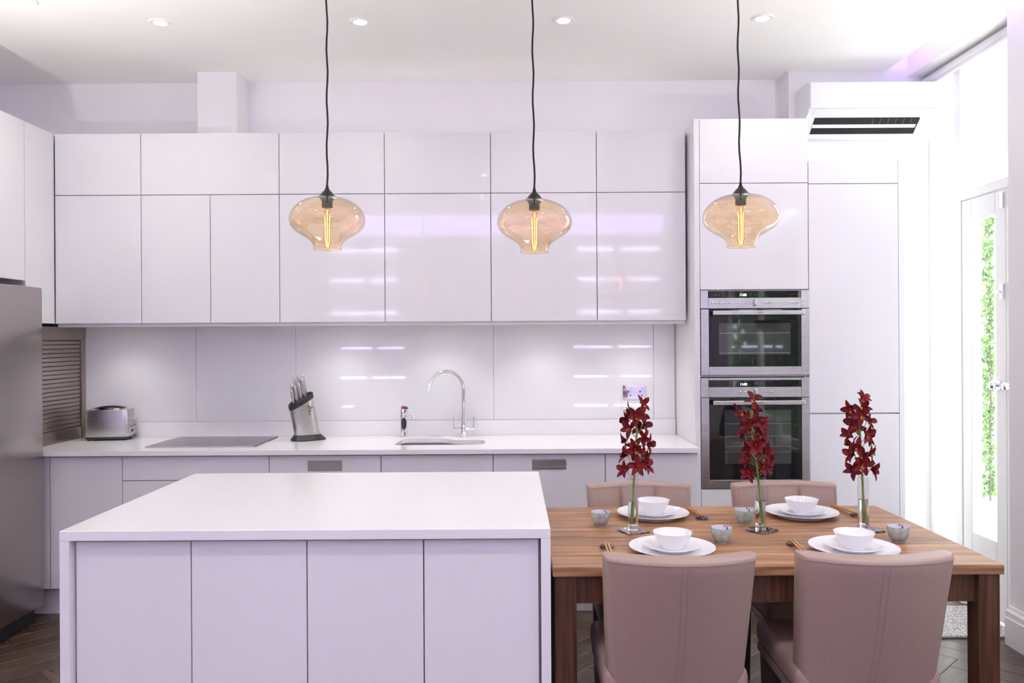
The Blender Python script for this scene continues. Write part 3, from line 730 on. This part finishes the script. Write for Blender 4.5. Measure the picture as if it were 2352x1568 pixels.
# mixer tap
mt = thing('mixer_tap', 'tall chrome swan-neck mixer tap with two lever handles behind the sink', 'tap', (-.287, 4.83, Z))
x, y = -.287, 4.83
part('pillar', M().lathe([(.025, 0), (.025, .004), (.020, .012), (.017, .05), (.017, .075), (.0125, .115), (.0125, .12), (.001, .12)], 28, (x, y, Z), True), 'chrome', mt, 40)
rad = .098
pts = [(x, y, Z + .115), (x, y, Z + .2), (x, y, Z + .285)]
for i in range(1, 17):
    a = R(168) * i / 16
    pts.append((x - rad + rad * math.cos(a), y - .0 - .10 * (i / 16), Z + .285 + 1.10 * rad * math.sin(a)))
lp = Vector(pts[-1]); dirn = (Vector(pts[-1]) - Vector(pts[-2])).normalized()
pts.append(tuple(lp + dirn * .03))
part('spout', M().tube(pts, .0115, 14), 'chrome', mt, 50)
part('aerator', M().cyl(tuple(lp + dirn * .008), tuple(lp + dirn * .035), .0130, 16), 'chrome', mt, 40)
part('joint_ring', M().cyl((x, y, Z + .280), (x, y, Z + .288), .0135, 20), 'chrome', mt, 40)
for s_ in (-1, 1):
    part('valve', M().cyl((x + s_ * .012, y, Z + .045), (x + s_ * .067, y - .004, Z + .047), .0105, 18), 'chrome', mt, 40)
    part('lever', M().tube([(x + s_ * .059, y - .004, Z + .05), (x + s_ * .061, y - .004, Z + .118)], [.0038, .003], 10), 'chrome', mt, 40)

# double socket
so = thing('double_socket', 'chrome double wall socket on the splashback', 'socket', (.749, 4.916, 1.147))
part('plate', M().box(.677, .821, 4.909, 4.9175, 1.104, 1.190, .003), 'chrome', so)
for xc in (.714, .784):
    part('rocker', M().box(xc - .008 + .02, xc + .008 + .02, 4.906, 4.909, 1.160, 1.176, .001, 1), 'chrome', so)
    for dx, dz in ((0, .012), (-.011, -.012), (.011, -.012)):
        part('pin_hole', M().box(xc + dx - .003, xc + dx + .003, 4.9080, 4.9092, 1.138 + dz - .004, 1.138 + dz + .004), 'dark_void', so)

# ------------------------------------------------------------------ island
IX0, IX1, IY0, IY1 = -1.397, .118, 2.483, 3.552
isl = thing('kitchen_island', 'white kitchen island with waterfall quartz top and four doors', 'island', (-.64, 3.0, 0))
part('worktop', M().box(IX0, IX1, IY0, IY1, ZT - .031, ZT, .0015, 1), 'quartz', isl)
part('waterfall_panel', M().box(IX0, IX0 + .030, IY0, IY1, 0, ZT - .0315, .001, 1), 'quartz', isl)
part('waterfall_panel', M().box(IX1 - .030, IX1, IY0, IY1, 0, ZT - .0315, .001, 1), 'quartz', isl)
part('carcass', M().box(IX0 + .031, IX1 - .031, IY0 + .055, IY1 - .03, .10, ZT - .032), 'carcass', isl)
part('plinth', M().box(IX0 + .031, IX1 - .031, IY0 + .09, IY1 - .07, 0, .099), 'plinth', isl)
ex = [-1.362, -1.002, -.641, -.277, .083]
for a, b in zip(ex, ex[1:]):
    part('door', M().box(a + G, b - G, IY0 + .028, IY0 + .048, .104, ZT - .040, .0012, 1), 'gloss', isl)

# ------------------------------------------------------------------ dining table
TX0, TX1, TY0, TY1, TZ = .128, 1.562, 2.555, 3.465, .750
tb = thing('dining_table', 'walnut dining table standing against the kitchen island', 'table', (.845, 3.01, 0))
nb = 7; wd = (TY1 - TY0) / nb
for i in range(nb):
    pl = M().box(TX0, TX1, TY0 + i * wd + .0003, TY0 + (i + 1) * wd - .0003, TZ - .032, TZ, .0035 if i in (0, nb - 1) else .0008, 2)
    o = bpy.data.objects.new('plank', pl.mesh('plank', 'walnut', None, (.845, 3.01, 0))); COL.objects.link(o); o.parent = tb
lw = .068
for lx in (TX0 + .008, TX1 - .008 - lw):
    for ly in (TY0 + .012, TY1 - .012 - lw):
        part('leg', M().box(lx, lx + lw, ly, ly + lw, 0, TZ - .0325, .002, 1), 'walnut_leg', tb)
for ay in (TY0 + .030, TY1 - .052):
    part('apron', M().box(TX0 + .008 + lw, TX1 - .008 - lw, ay, ay + .022, TZ - .125, TZ - .0325), 'walnut_leg', tb)
for ax in (TX0 + .026, TX1 - .048):
    part('apron', M().box(ax, ax + .022, TY0 + .012 + lw, TY1 - .012 - lw, TZ - .125, TZ - .0325), 'walnut_leg', tb)

# ------------------------------------------------------------------ dining chairs (sitter faces +y)
CH = .832
def back_y(u, z):
    k = (z - .40) / (CH - .40)
    return -.238 - .068 * (1 - u * u) * (.35 + .65 * k) + .085 * (1 - k)
def half_w(z): return .2080 + .0205 * (z - .40) / (CH - .40)
TH = .084
def edge_k(u, hw):
    d = min(1., (1 - abs(u)) * hw / .022)
    return .45 + .55 * math.sqrt(max(0., 1 - (1 - d) ** 2))
def front_y(u, z):
    hw = half_w(z); yb = back_y(u, z)
    ch = min(abs(u - 1 / 3), abs(u + 1 / 3)) * hw
    puff = .009 * (1 - min(1, abs(((u + 1) * 1.5) % 1 - .5) * 2) ** 3) - .009 * math.exp(-(ch / .006) ** 2)
    k = min(1., (CH - z) / .05)
    return yb + TH / 2 + TH / 2 * edge_k(u, hw) + puff * k - .004
def rear_y(u, z): return back_y(u, z) + TH / 2 - TH / 2 * edge_k(u, half_w(z))
def make_chair():
    t = thing('dining_chair', 'x', 'chair', (0, 0, 0), group='taupe leather dining chairs')
    nu = 60; us = [-1 + 2 * i / nu for i in range(nu + 1)]; rc = .013
    zs = [.36 + (CH - rc - .36) * j / 14 for j in range(15)]
    rows = []
    for u in us:
        lp_ = [(u * half_w(z), rear_y(u, z), z) for z in zs]
        yr, yf = rear_y(u, CH - rc), front_y(u, CH - rc); hw = half_w(CH)
        for q in (1, 2, 3, 4): lp_.append((u * hw, yr + rc * (1 - math.cos(R(22.5 * q))), CH - rc + rc * math.sin(R(22.5 * q))))
        for q in (4, 3, 2, 1): lp_.append((u * hw, yf - rc * (1 - math.cos(R(22.5 * q))), CH - rc + rc * math.sin(R(22.5 * q))))
        lp_ += [(u * half_w(z), front_y(u, z), z) for z in zs[::-1]]
        rows.append(lp_)
    bk = part('backrest', M().rings(rows), 'leather', t, 60, False)
    for du in (-.009, .009):
        part('seam', M().tube([(du + .003 * math.sin((z - .4) * 9), rear_y(0, z) - .0003, z) for z in [.37 + (CH - .02 - .37) * i / 24 for i in range(25)]], .0008, 5), 'seam_thread', bk, None, False)
    zt = CH - rc
    part('seam', M().tube([(u * half_w(zt) * .995, rear_y(u * .995, zt) - .0003, zt) for u in us], .0012, 5), 'seam_thread', bk, None, False)
    q = .93
    pf = [(-half_w(z) * q, front_y(q, z) + .0004, z) for z in zs[4:]] + [(u * half_w(zt) * q, front_y(u * q, zt) + .0004, zt) for u in us] + [(half_w(z) * q, front_y(q, z) + .0004, z) for z in zs[4:][::-1]]
    part('piping', M().tube(pf, .0014, 6), 'seam_thread', bk, None, False)
    st = M().box(-.222, .222, -.165, .285, .385, .470, .028, 4)
    se = part('seat', st, 'leather', t, 45, False)
    part('seat_band', M().box(-.215, .215, -.158, .278, .355, .386, .004), 'leather', t, None, False)
    for sx_ in (-1, 1):
        for yy in (-.145, .245):
            q = [(sx_ * .186, yy)]
            part('leg', M().rings([[(sx_ * .186 + dx * w2, yy + dy * w2, z) for dx, dy in ((-1, -1), (1, -1), (1, 1), (-1, 1))] for w2, z in ((.016, 0), (.022, .356))]), 'dark_wood', t, None, False)
    return t
c0 = make_chair()
spots = [(.4975, 2.610, 0, 'taupe leather dining chair with its back to the room, beside the kitchen island'),
         (1.0855, 2.610, 0, 'taupe leather dining chair with its back to the room, farther from the island'),
         (.555, 3.345, 180, 'taupe leather dining chair facing the room with its back to the sink units'),
         (1.192, 3.345, 180, 'taupe leather dining chair facing the room with its back to the ovens')]
for i, (x, y, a, lab) in enumerate(spots):
    o = c0 if i == 0 else copy_tree(c0)
    o.location = (x, y, 0); o.rotation_euler = (0, 0, R(a + (-1.5 if i == 1 else 0))); o['label'] = lab

# ------------------------------------------------------------------ tableware
TT = TZ + .0003
def lathe_mesh(name, prof, m, seg=48): return M().lathe(prof, seg).mesh(name, m, 40)
plate_m = lathe_mesh('dinner_plate', [(.001, .004), (.085, .004), (.090, 0), (.095, 0), (.097, .005), (.142, .0195), (.145, .021), (.144, .0225), (.140, .0215), (.100, .0090), (.092, .0075), (.001, .0075)], 'porcelain')
side_m = lathe_mesh('side_plate', [(.001, .003), (.050, .003), (.054, 0), (.058, 0), (.060, .004), (.093, .0165), (.095, .018), (.094, .019), (.091, .018), (.064, .0075), (.056, .006), (.001, .006)], 'porcelain')
bowl_m = lathe_mesh('bowl', [(.001, .003), (.030, .003), (.032, 0), (.035, 0), (.036, .004), (.045, .014), (.056, .032), (.0655, .0535), (.0660, .0548), (.0645, .0550), (.0540, .034), (.043, .0165), (.030, .0075), (.001, .0065)], 'porcelain')
def place(name, me, loc, label, cat, group):
    o = bpy.data.objects.new(name, me); COL.objects.link(o); o.location = loc
    return tag(o, label, cat, group)
sets = [(.541, 2.730, 'at the island-side place backed by the room'), (1.150, 2.715, 'at the window-side place backed by the room'),
        (.571, 3.270, 'at the island-side place backed by the sink units'), (1.173, 3.270, 'at the window-side place backed by the ovens')]
for (x, y, w) in sets:
    place('dinner_plate', plate_m, (x, y, TT), 'large white porcelain dinner plate ' + w, 'plate', 'white dinner plates on the table')
    place('side_plate', side_m, (x, y, TT + .0078), 'small white porcelain plate ' + w, 'plate', 'white side plates on the table')
    place('rice_bowl', bowl_m, (x + .002, y, TT + .0141), 'white porcelain bowl stacked on plates ' + w, 'bowl', 'white bowls on the table')
cups = [(.342, 3.120, 'between the island and the first orchid vase'), (.905, 3.140, 'close to the middle orchid vase'), (.741, 2.850, 'between the two place settings backed by the room'), (1.366, 2.850, 'near the table end by the garden door')]
cup_out = M().lathe([(.0005, .004), (.017, .004), (.018, 0), (.020, 0), (.0205, .004), (.027, .010), (.0335, .022), (.0362, .036), (.0372, .0535), (.0366, .0545)], 36)
cup_me = cup_out.mesh('cup', 'celadon', 40)
cup_in = M().lathe([(.0366, .0545), (.0358, .0540), (.0348, .036), (.0318, .022), (.024, .011), (.0005, .007)], 36).mesh('inner_glaze', 'cup_glaze', 40)
for (x, y, w) in cups:
    o = place('tea_cup', cup_me, (x, y, TT), 'small grey-green tea cup ' + w, 'cup', 'celadon tea cups on the table')
    q = bpy.data.objects.new('inner_glaze', cup_in); COL.objects.link(q); q.parent = o
# chopsticks and rests
cs_m = M().rings([[(x * q, y, z * q) for x, z in ((-1, -1), (1, -1), (1, 1), (-1, 1))] for q, y in ((.0020, 0), (.0026, .08), (.0036, .215), (.0032, .228))]).mesh('chopstick', 'bamboo')
rest_m = M(); rings = []
for i in range(15):
    u = -1 + 2 * i / 14
    r_ = math.sqrt(max(0, 1 - abs(u) ** 2.6)); hz = (.0085 - .0022 * math.exp(-(u / .35) ** 2)) * max(r_, .08); hy = .0115 * max(r_, .08)
    rings.append([(u * .026, hy * math.cos(2 * math.pi * k / 16), .0095 + hz * math.sin(2 * math.pi * k / 16) - (.0095 - .0088)) for k in range(16)])
rest_me = rest_m.rings(rings).mesh('chopstick_rest', 'rest_glaze', 50)
cset = [(.325, 2.772, -1, 'beside the island-side plate backed by the room'), (.974, 2.795, -1, 'between the two plates backed by the room'),
        (.757, 3.212, 1, 'between the two plates on the kitchen side'), (1.385, 3.246, 1, 'beside the plate backed by the ovens')]
for i, (x, y, s_, w) in enumerate(cset):
    rr2 = place('chopstick_rest', rest_me, (x, y, TT), 'brown and blue glazed chopstick rest ' + w, 'chopstick rest', 'chopstick rests on the table')
    rr2.rotation_euler = (0, 0, R(8 if i % 2 else -6))
    for k, dx in enumerate((-.0048, .0048)):
        o = place('chopstick', cs_m, (x + dx, y - s_ * .022, TT + .0195), 'wooden chopstick of the pair ' + w, 'chopstick', 'chopsticks of the pair ' + w)
        a = (0 if s_ > 0 else math.pi) + R((-.5 if k else .5) * s_ + (2 if s_ > 0 else 0))
        o.rotation_euler = (R(-3.9), 0, a)

# vases, coasters, orchids
vx = [(.454, 3.02, 'beside the island-side plate backed by the sink units', 22), (.930, 3.02, 'in the middle of the table', 35), (1.317, 3.02, 'towards the garden door end of the table', 12)]
co_m = M().prism(rrect(-.047, .047, -.047, .047, .004, 3), 'z', 0, .006).mesh('coaster', 'coaster_glass')
VR, VH = .0205, .192
vz = TT + .0063
vase_t = thing('glass_vase', 'x', 'vase', (0, 0, 0), group='cylinder vases on the table')
part('tube', M().lathe([(VR, .018), (VR, VH), (VR - .001, VH + .0006), (VR - .002, VH), (VR - .002, .0185)], 32), 'vase_glass', vase_t, 40, False)
part('base', M().lathe([(.001, .0), (VR - .001, 0), (VR, .001), (VR, .0178), (VR - .001, .018), (.001, .018)], 32), 'thick_glass', vase_t, 40, False)
part('water', M().lathe([(.0005, .0186), (VR - .0024, .0186), (VR - .0024, .108), (.0005, .108)], 32), 'water', vase_t, 40, False)

# orchid petal / lip meshes
def petal_mesh(Ln, Wd, cup):
    g = M(); rows = []
    for i in range(8):
        t_ = i / 7; w_ = Wd * (math.sin(math.pi * min(1, t_ * .93 + .05)) ** .8) * (1 - .25 * t_) + .0006
        zc = cup * math.sin(t_ * math.pi * .55) * Ln - .10 * Ln * t_ * t_
        rows.append([(t_ * Ln, q * w_, zc + (q * q) * w_ * .35) for q in (-1, -.5, 0, .5, 1)])
    g.rings(rows, False, False, closed=False)
    r2 = [[(x, y, z - .0006) for x, y, z in r] for r in rows]
    g.rings(r2, False, False, closed=False)
    return g.mesh('petal', 'petal', 60)
pet_a = petal_mesh(.040, .0098, .22); pet_b = petal_mesh(.036, .0120, .55)
lipg = M()
lipg.rings([[(.004 + t_ * .012, q * (.0035 + .004 * math.sin(t_ * 3.0)), .004 + .006 * math.sin(t_ * 2.6) - .003 * (1 - q * q)) for q in (-1, -.5, 0, .5, 1)] for t_ in (0, .25, .5, .75, 1)], False, False, closed=False)
lipg.tube([(0, 0, -.004), (.001, 0, .004), (-.002, 0, .011), (-.004, 0, .013)], [.002, .0032, .003, .0012], 8)
lip_m = lipg.mesh('bloom', 'lip', 50)
def orchid(x, y, label, lean, top, seed):
    rnd = random.Random(seed)
    t = thing('orchid_spray', label, 'orchid', (x, y, vz + .022), group='dark red orchid sprays on the table')
    b0 = Vector((-lean[0] * .012, -lean[1] * .012, 0))
    ht = top
    def P(s):   # along the stem
        return Vector((b0.x + lean[0] * .055 * s + lean[0] * .02 * s * s, b0.y + lean[1] * .03 * s, ht * s))
    n = 18
    stem = part('stem', M().tube([P(i / n) for i in range(n + 1)], [.0050 - .0030 * i / n for i in range(n + 1)], 10), 'stem_green', t, 50, False)
    nbk = 19
    for k in range(nbk):
        s = .42 + .58 * k / (nbk - 1); p = P(s)
        az = k * R(137) + rnd.uniform(-.5, .5)
        if k == 0: az = R(200)
        if k == 1: az = R(-25)
        rr3 = rnd.uniform(.026, .044) - .006 * (s - .4) / .6
        el = R(rnd.uniform(-5, 25)) + (R(35) if k == nbk - 1 else 0)
        d = Vector((math.cos(az) * math.cos(el), math.sin(az) * math.cos(el), math.sin(el)))
        c_ = p + d * rr3 + Vector((0, 0, .010))
        part('pedicel', M().tube([p - Vector((0, 0, .020)), Vector((p.x + d.x * rr3 * .6, p.y + d.y * rr3 * .6, max(p.z + d.z * rr3 * .6 - .010, .184))), c_ - d * .002], [.0013, .0012, .0014], 6), 'stem_green', stem, 50, False)
        fwd = (d + Vector((0, -.45, -.05))).normalized()      # blooms turn towards the open side
        zq = fwd; up_ = Vector((0, 0, 1)); yq = (up_ - zq * up_.dot(zq)).normalized(); xq = yq.cross(zq)
        rot = Matrix((xq, yq, zq)).transposed().to_4x4()
        sc = rnd.uniform(.95, 1.18) * (1.0 if k < nbk - 1 else .9)
        bl = bpy.data.objects.new('bloom', lip_m); COL.objects.link(bl); bl.parent = t
        roll = rnd.uniform(-.8, .8)
        bl.matrix_local = Matrix.Translation(c_) @ rot @ Matrix.Rotation(R(-90) + roll, 4, 'Z') @ Matrix.Scale(sc, 4)
        for q in range(5):
            a = R(180) + q * R(72)
            pt = bpy.data.objects.new('petal', pet_a if q in (0, 2, 3) else pet_b); COL.objects.link(pt); pt.parent = bl
            pt.matrix_local = Matrix.Rotation(a + rnd.uniform(-.15, .15), 4, 'Z') @ Matrix.Rotation(rnd.uniform(-.55, .2), 4, 'Y')
    return t
orl = [((.30, -.2), .425), ((-.55, .1), .425), ((-.25, -.1), .43)]
for i, (x, y, w, ra) in enumerate(vx):
    o = place('coaster', co_m, (x + (0, .002, .012)[i], y, TT), 'square mosaic glass coaster under the vase ' + w, 'coaster', 'mosaic coasters on the table'); o.rotation_euler = (0, 0, R(ra))
    v = vase_t if i == 0 else copy_tree(vase_t)
    v.location = (x, y, vz); v['label'] = 'slim clear glass cylinder vase ' + w
    orchid(x, y, 'dark red orchid spray in the vase ' + w, orl[i][0], orl[i][1], 11 + i * 5)

# ------------------------------------------------------------------ pendants
def pendant(x, y, z, label, sway):
    t = thing('pendant_lamp', label, 'lamp', (x, y, z), group='amber glass pendant lamps')
    k = 1 / 5.88 / 626
    pf = [(118, 300), (165, 304), (235, 322), (300, 345), (355, 375), (405, 412), (445, 452), (478, 500), (498, 550), (507, 600), (503, 645), (488, 690), (455, 735), (405, 778), (345, 815), (285, 848), (238, 882), (207, 915), (192, 945), (186, 970), (188, 992), (193, 1006)]
    def zz(v): return (600 - v) * k
    sh = M().lathe([(r * k, zz(v)) for r, v in pf], 64, (x, y, z))
    part('shade', sh, 'amber_glass', t, 60)
    part('rim', M().lathe([(191 * k, zz(1004)), (195 * k, zz(1005)), (195 * k, zz(1011)), (191 * k, zz(1011)), (191 * k, zz(1004))], 48, (x, y, z)), 'amber_glass', t, 60)
    part('cap', M().lathe([(.001, zz(140)), (17 * k, zz(140)), (22 * k, zz(175)), (42 * k, zz(215)), (62 * k, zz(228)), (95 * k, zz(272)), (121 * k, zz(292)), (121 * k, zz(303)), (.001, zz(303))], 32, (x, y, z)), 'cap_metal', t, 40)
    part('socket', M().lathe([(95 * k, zz(304)), (92 * k, zz(325)), (72 * k, zz(360)), (72 * k, zz(440)), (.001, zz(452))], 28, (x, y, z)), 'cap_metal', t, 40)
    bl = part('bulb', M().lathe([(30 * k, zz(445)), (46 * k, zz(470)), (48 * k, zz(900)), (40 * k, zz(975)), (18 * k, zz(1015)), (.0005, zz(1022))], 24, (x, y, z)), 'bulb_glass', t, 50)
    for dx, dy, top in ((-29, 0, 545), (2, -10, 480), (29, 0, 545)):
        part('filament', M().tube([(x + dx * k * 1.2, y + dy * k, z + zz(top)), (x + dx * k, y + dy * k, z + zz(700)), (x + dx * k * .9, y + dy * k, z + zz(900)), (x + dx * k * .35, y + dy * k, z + zz(965))], .0010, 6), 'filament', bl)
    zc0 = z + zz(142); n = 26
    part('flex', M().tube([(x + sway * math.sin(math.pi * i / n) * .6 + .0022 * math.sin(i * 1.3) * (0 < i < n), y, zc0 + (H - .022 - zc0) * i / n) for i in range(n + 1)], .0036, 8), 'cord', t, 50)
    part('ceiling_rose', M().lathe([(.001, H - .0005), (.05, H - .0005), (.05, H - .012), (.035, H - .024), (.001, H - .026)], 28, (x, y, 0)), 'cap_metal', t, 40)
pendant(-.672, 2.955, 1.917, 'amber glass pendant lamp at the fridge end of the row', .004)
pendant(.088, 2.955, 1.903, 'amber glass pendant lamp in the middle of the row of three', -.004)
pendant(.845, 2.955, 1.918, 'amber glass pendant lamp at the garden door end of the row', -.010)

# ------------------------------------------------------------------ ceiling downlights
dl = [(-1.725, 3.98), (-.738, 3.985), (.269, 3.98), (1.25, 3.97), (-2.235, 3.72)]
dl += [(x, 1.40) for x in (-2.3, -1.34, -.25, .80, 1.75)] + [(x, .17) for x in (-2.3, -1.32, -.31, .75, 1.75)]
dn0 = None
for i, (x, y) in enumerate(dl):
    lab = 'round white recessed downlight in the ceiling in front of the ' + ['hob cabinets', 'sink cabinets', 'plain cabinets by the ovens', 'oven housing'][i] if y > 3.9 else ('round white recessed downlight in the ceiling over the fridge' if y > 3 else 'round white recessed downlight in the sitting end ceiling')
    t = thing('downlight', lab, 'downlight', (x, y, H - .005), group='recessed ceiling downlights')
    part('trim_ring', M().lathe([(.030, .004), (.033, -.001), (.050, -.003), (.052, .000), (.052, .0045)], 32), 'trim', t, 40, False)
    part('lens', M().lathe([(.0305, .0025), (.001, .0025)], 28), 'lamp_disc', t, 40, False)
    light('downlight_lamp', 'SPOT', (0, 0, -.012), P_DOWN if y > 3 else P_SIT, (1, .95, .89), (0, 0, 0), t, spot_size=R(140), spot_blend=1.0, shadow_soft_size=.045)

# ------------------------------------------------------------------ sitting end of the room (behind the camera; seen only as reflections), and two added uplights
lp_ = thing('led_profile', 'lavender led light bar on the sitting end ceiling', 'led strip', (0, -1.25, H - .03))
part('channel', M().box(-2.2, 2.0, -1.30, -1.20, H - .03, H - .0005), 'trim', lp_)
part('diffuser', M().box(-2.19, 1.99, -1.199, -1.195, H - .028, H - .004), 'led_bar', lp_)
light('led_profile_lamp', 'AREA', (-.1, .08, -.01), P_REAR, LAV, (R(62), 0, 0), lp_, shape='RECTANGLE', size=4.1, size_y=.45)
for (a, b, lab) in ((-2.72, -1.55, 'led-lit alcove shelving on the rear wall, fridge side'), (.90, 2.30, 'led-lit alcove shelving on the rear wall, window side')):
    t = thing('alcove_shelving', lab, 'shelves', ((a + b) / 2, YR + .15, 0))
    part('back_panel', M().box(a, b, YR + .001, YR + .012, .0, 2.95), 'shelf_paint', t)
    for x in (a, b - .03): part('upright', M().box(x, x + .03, YR + .013, YR + .30, 0, 2.95), 'shelf_paint', t)
    for z in (.45, .90, 1.36, 1.88, 2.36, 2.80):
        sh = part('shelf', M().box(a + .031, b - .031, YR + .013, YR + .30, z, z + .03), 'shelf_paint', t)
        o_ = random.Random(int(z * 100)).uniform(-.12, .12); mc = (a + b) / 2 + o_
        for p_, q_ in ((a + .08, mc - .05), (mc + .05, b - .12)): part('led_strip', M().box(p_, q_, YR + .296, YR + .302, z - .030, z - .001), 'led_shelf', sh)
for (x, y, lab) in ((-2.25, 2.25, 'added uplight on a pole, out of view between the fridge and the sitting end'), (2.08, 2.42, 'added uplight on a pole, out of view against the window wall by the table')):  # added out of view to brighten the ceiling, standing in for bounced light
    t = thing('ceiling_fill_uplight', lab, 'lamp', (x, y, 0))
    part('base', M().lathe([(.001, 0), (.14, 0), (.14, .012), (.13, .020), (.02, .03), (.001, .03)], 32, (x, y, 0)), 'steel', t, 40)
    part('pole', M().cyl((x, y, .03), (x, y, 1.500), .011, 14), 'steel', t, 40)
    part('bowl_shade', M().lathe([(.012, 1.500), (.06, 1.510), (.12, 1.550), (.16, 1.610), (.163, 1.610), (.125, 1.545), (.06, 1.500), (.012, 1.490)], 36, (x, y, 0)), 'steel', t, 40)
    part('bulb', M().lathe([(.001, 1.512), (.05, 1.515), (.05, 1.530), (.001, 1.535)], 24, (x, y, 0)), 'lamp_disc', t, 40)
    light('ceiling_fill_spot', 'SPOT', (0, 0, 1.560), P_UP * (1 if x < 0 else .62), (.985, .985, .92), (R(180), 0, 0), t, spot_size=R(150), spot_blend=.8, shadow_soft_size=.06)
sf = thing('sofa', 'pale grey sofa under the garden window', 'sofa', (1.9, .9, 0))
part('base', M().box(1.52, 2.30, -.10, 1.95, .10, .30, .02), 'sofa_fabric', sf)
part('back', M().box(2.12, 2.32, -.10, 1.95, .302, .80, .05, 3), 'sofa_fabric', sf, 40)
for y0 in (-.30, 1.952): part('arm', M().box(1.50, 2.32, y0, y0 + .20, .10, .60, .05, 3), 'sofa_fabric', sf, 40)
for y0 in (-.09, .93): part('seat_cushion', M().box(1.51, 2.11, y0, y0 + 1.01, .302, .46, .04, 3), 'sofa_fabric', sf, 40)
for yy in (.0, 1.85): 
    for xx in (1.58, 2.24): part('leg', M().cyl((xx, yy, 0), (xx, yy, .10), .02, 10), 'dark_wood', sf)
def cushion(x, y, m, lab, rz):
    g = M(); n = 10; top = []
    for sgn in (1, -1):
        rows = [[((i / n - .5) * .44, sgn * .075 * (max(0, (1 - (2 * i / n - 1) ** 2)) * max(0, (1 - (2 * j / n - 1) ** 2))) ** .45, (j / n - .5) * .44) for i in range(n + 1)] for j in range(n + 1)]
        g.rings(rows, False, False, closed=False)
    bmesh.ops.remove_doubles(g.bm, verts=g.bm.verts, dist=.0001)
    g.xf(Matrix.Rotation(R(90 + rz), 4, 'Z') @ Matrix.Rotation(R(12), 4, 'X'))
    o = bpy.data.objects.new('cushion', g.mesh('cushion', m, 60)); COL.objects.link(o); o.location = (x, y, .70); tag(o, lab, 'cushion', 'cushions on the sofa')
cushion(2.0, .30, 'plum_fabric', 'dark plum cushion leaning on the sofa', 4)
cushion(2.0, .85, 'white_fabric', 'white cushion leaning on the sofa', -6)
cushion(1.99, 1.45, 'plum_fabric', 'dark plum cushion at the kitchen end of the sofa', 5)
# door mat
single('door_mat', M().box(2.02, 2.47, 3.935, 4.38, .0003, .012, .003, 1), 'mat_fibre', 'speckled grey door mat on the floor in front of the garden door', 'mat')
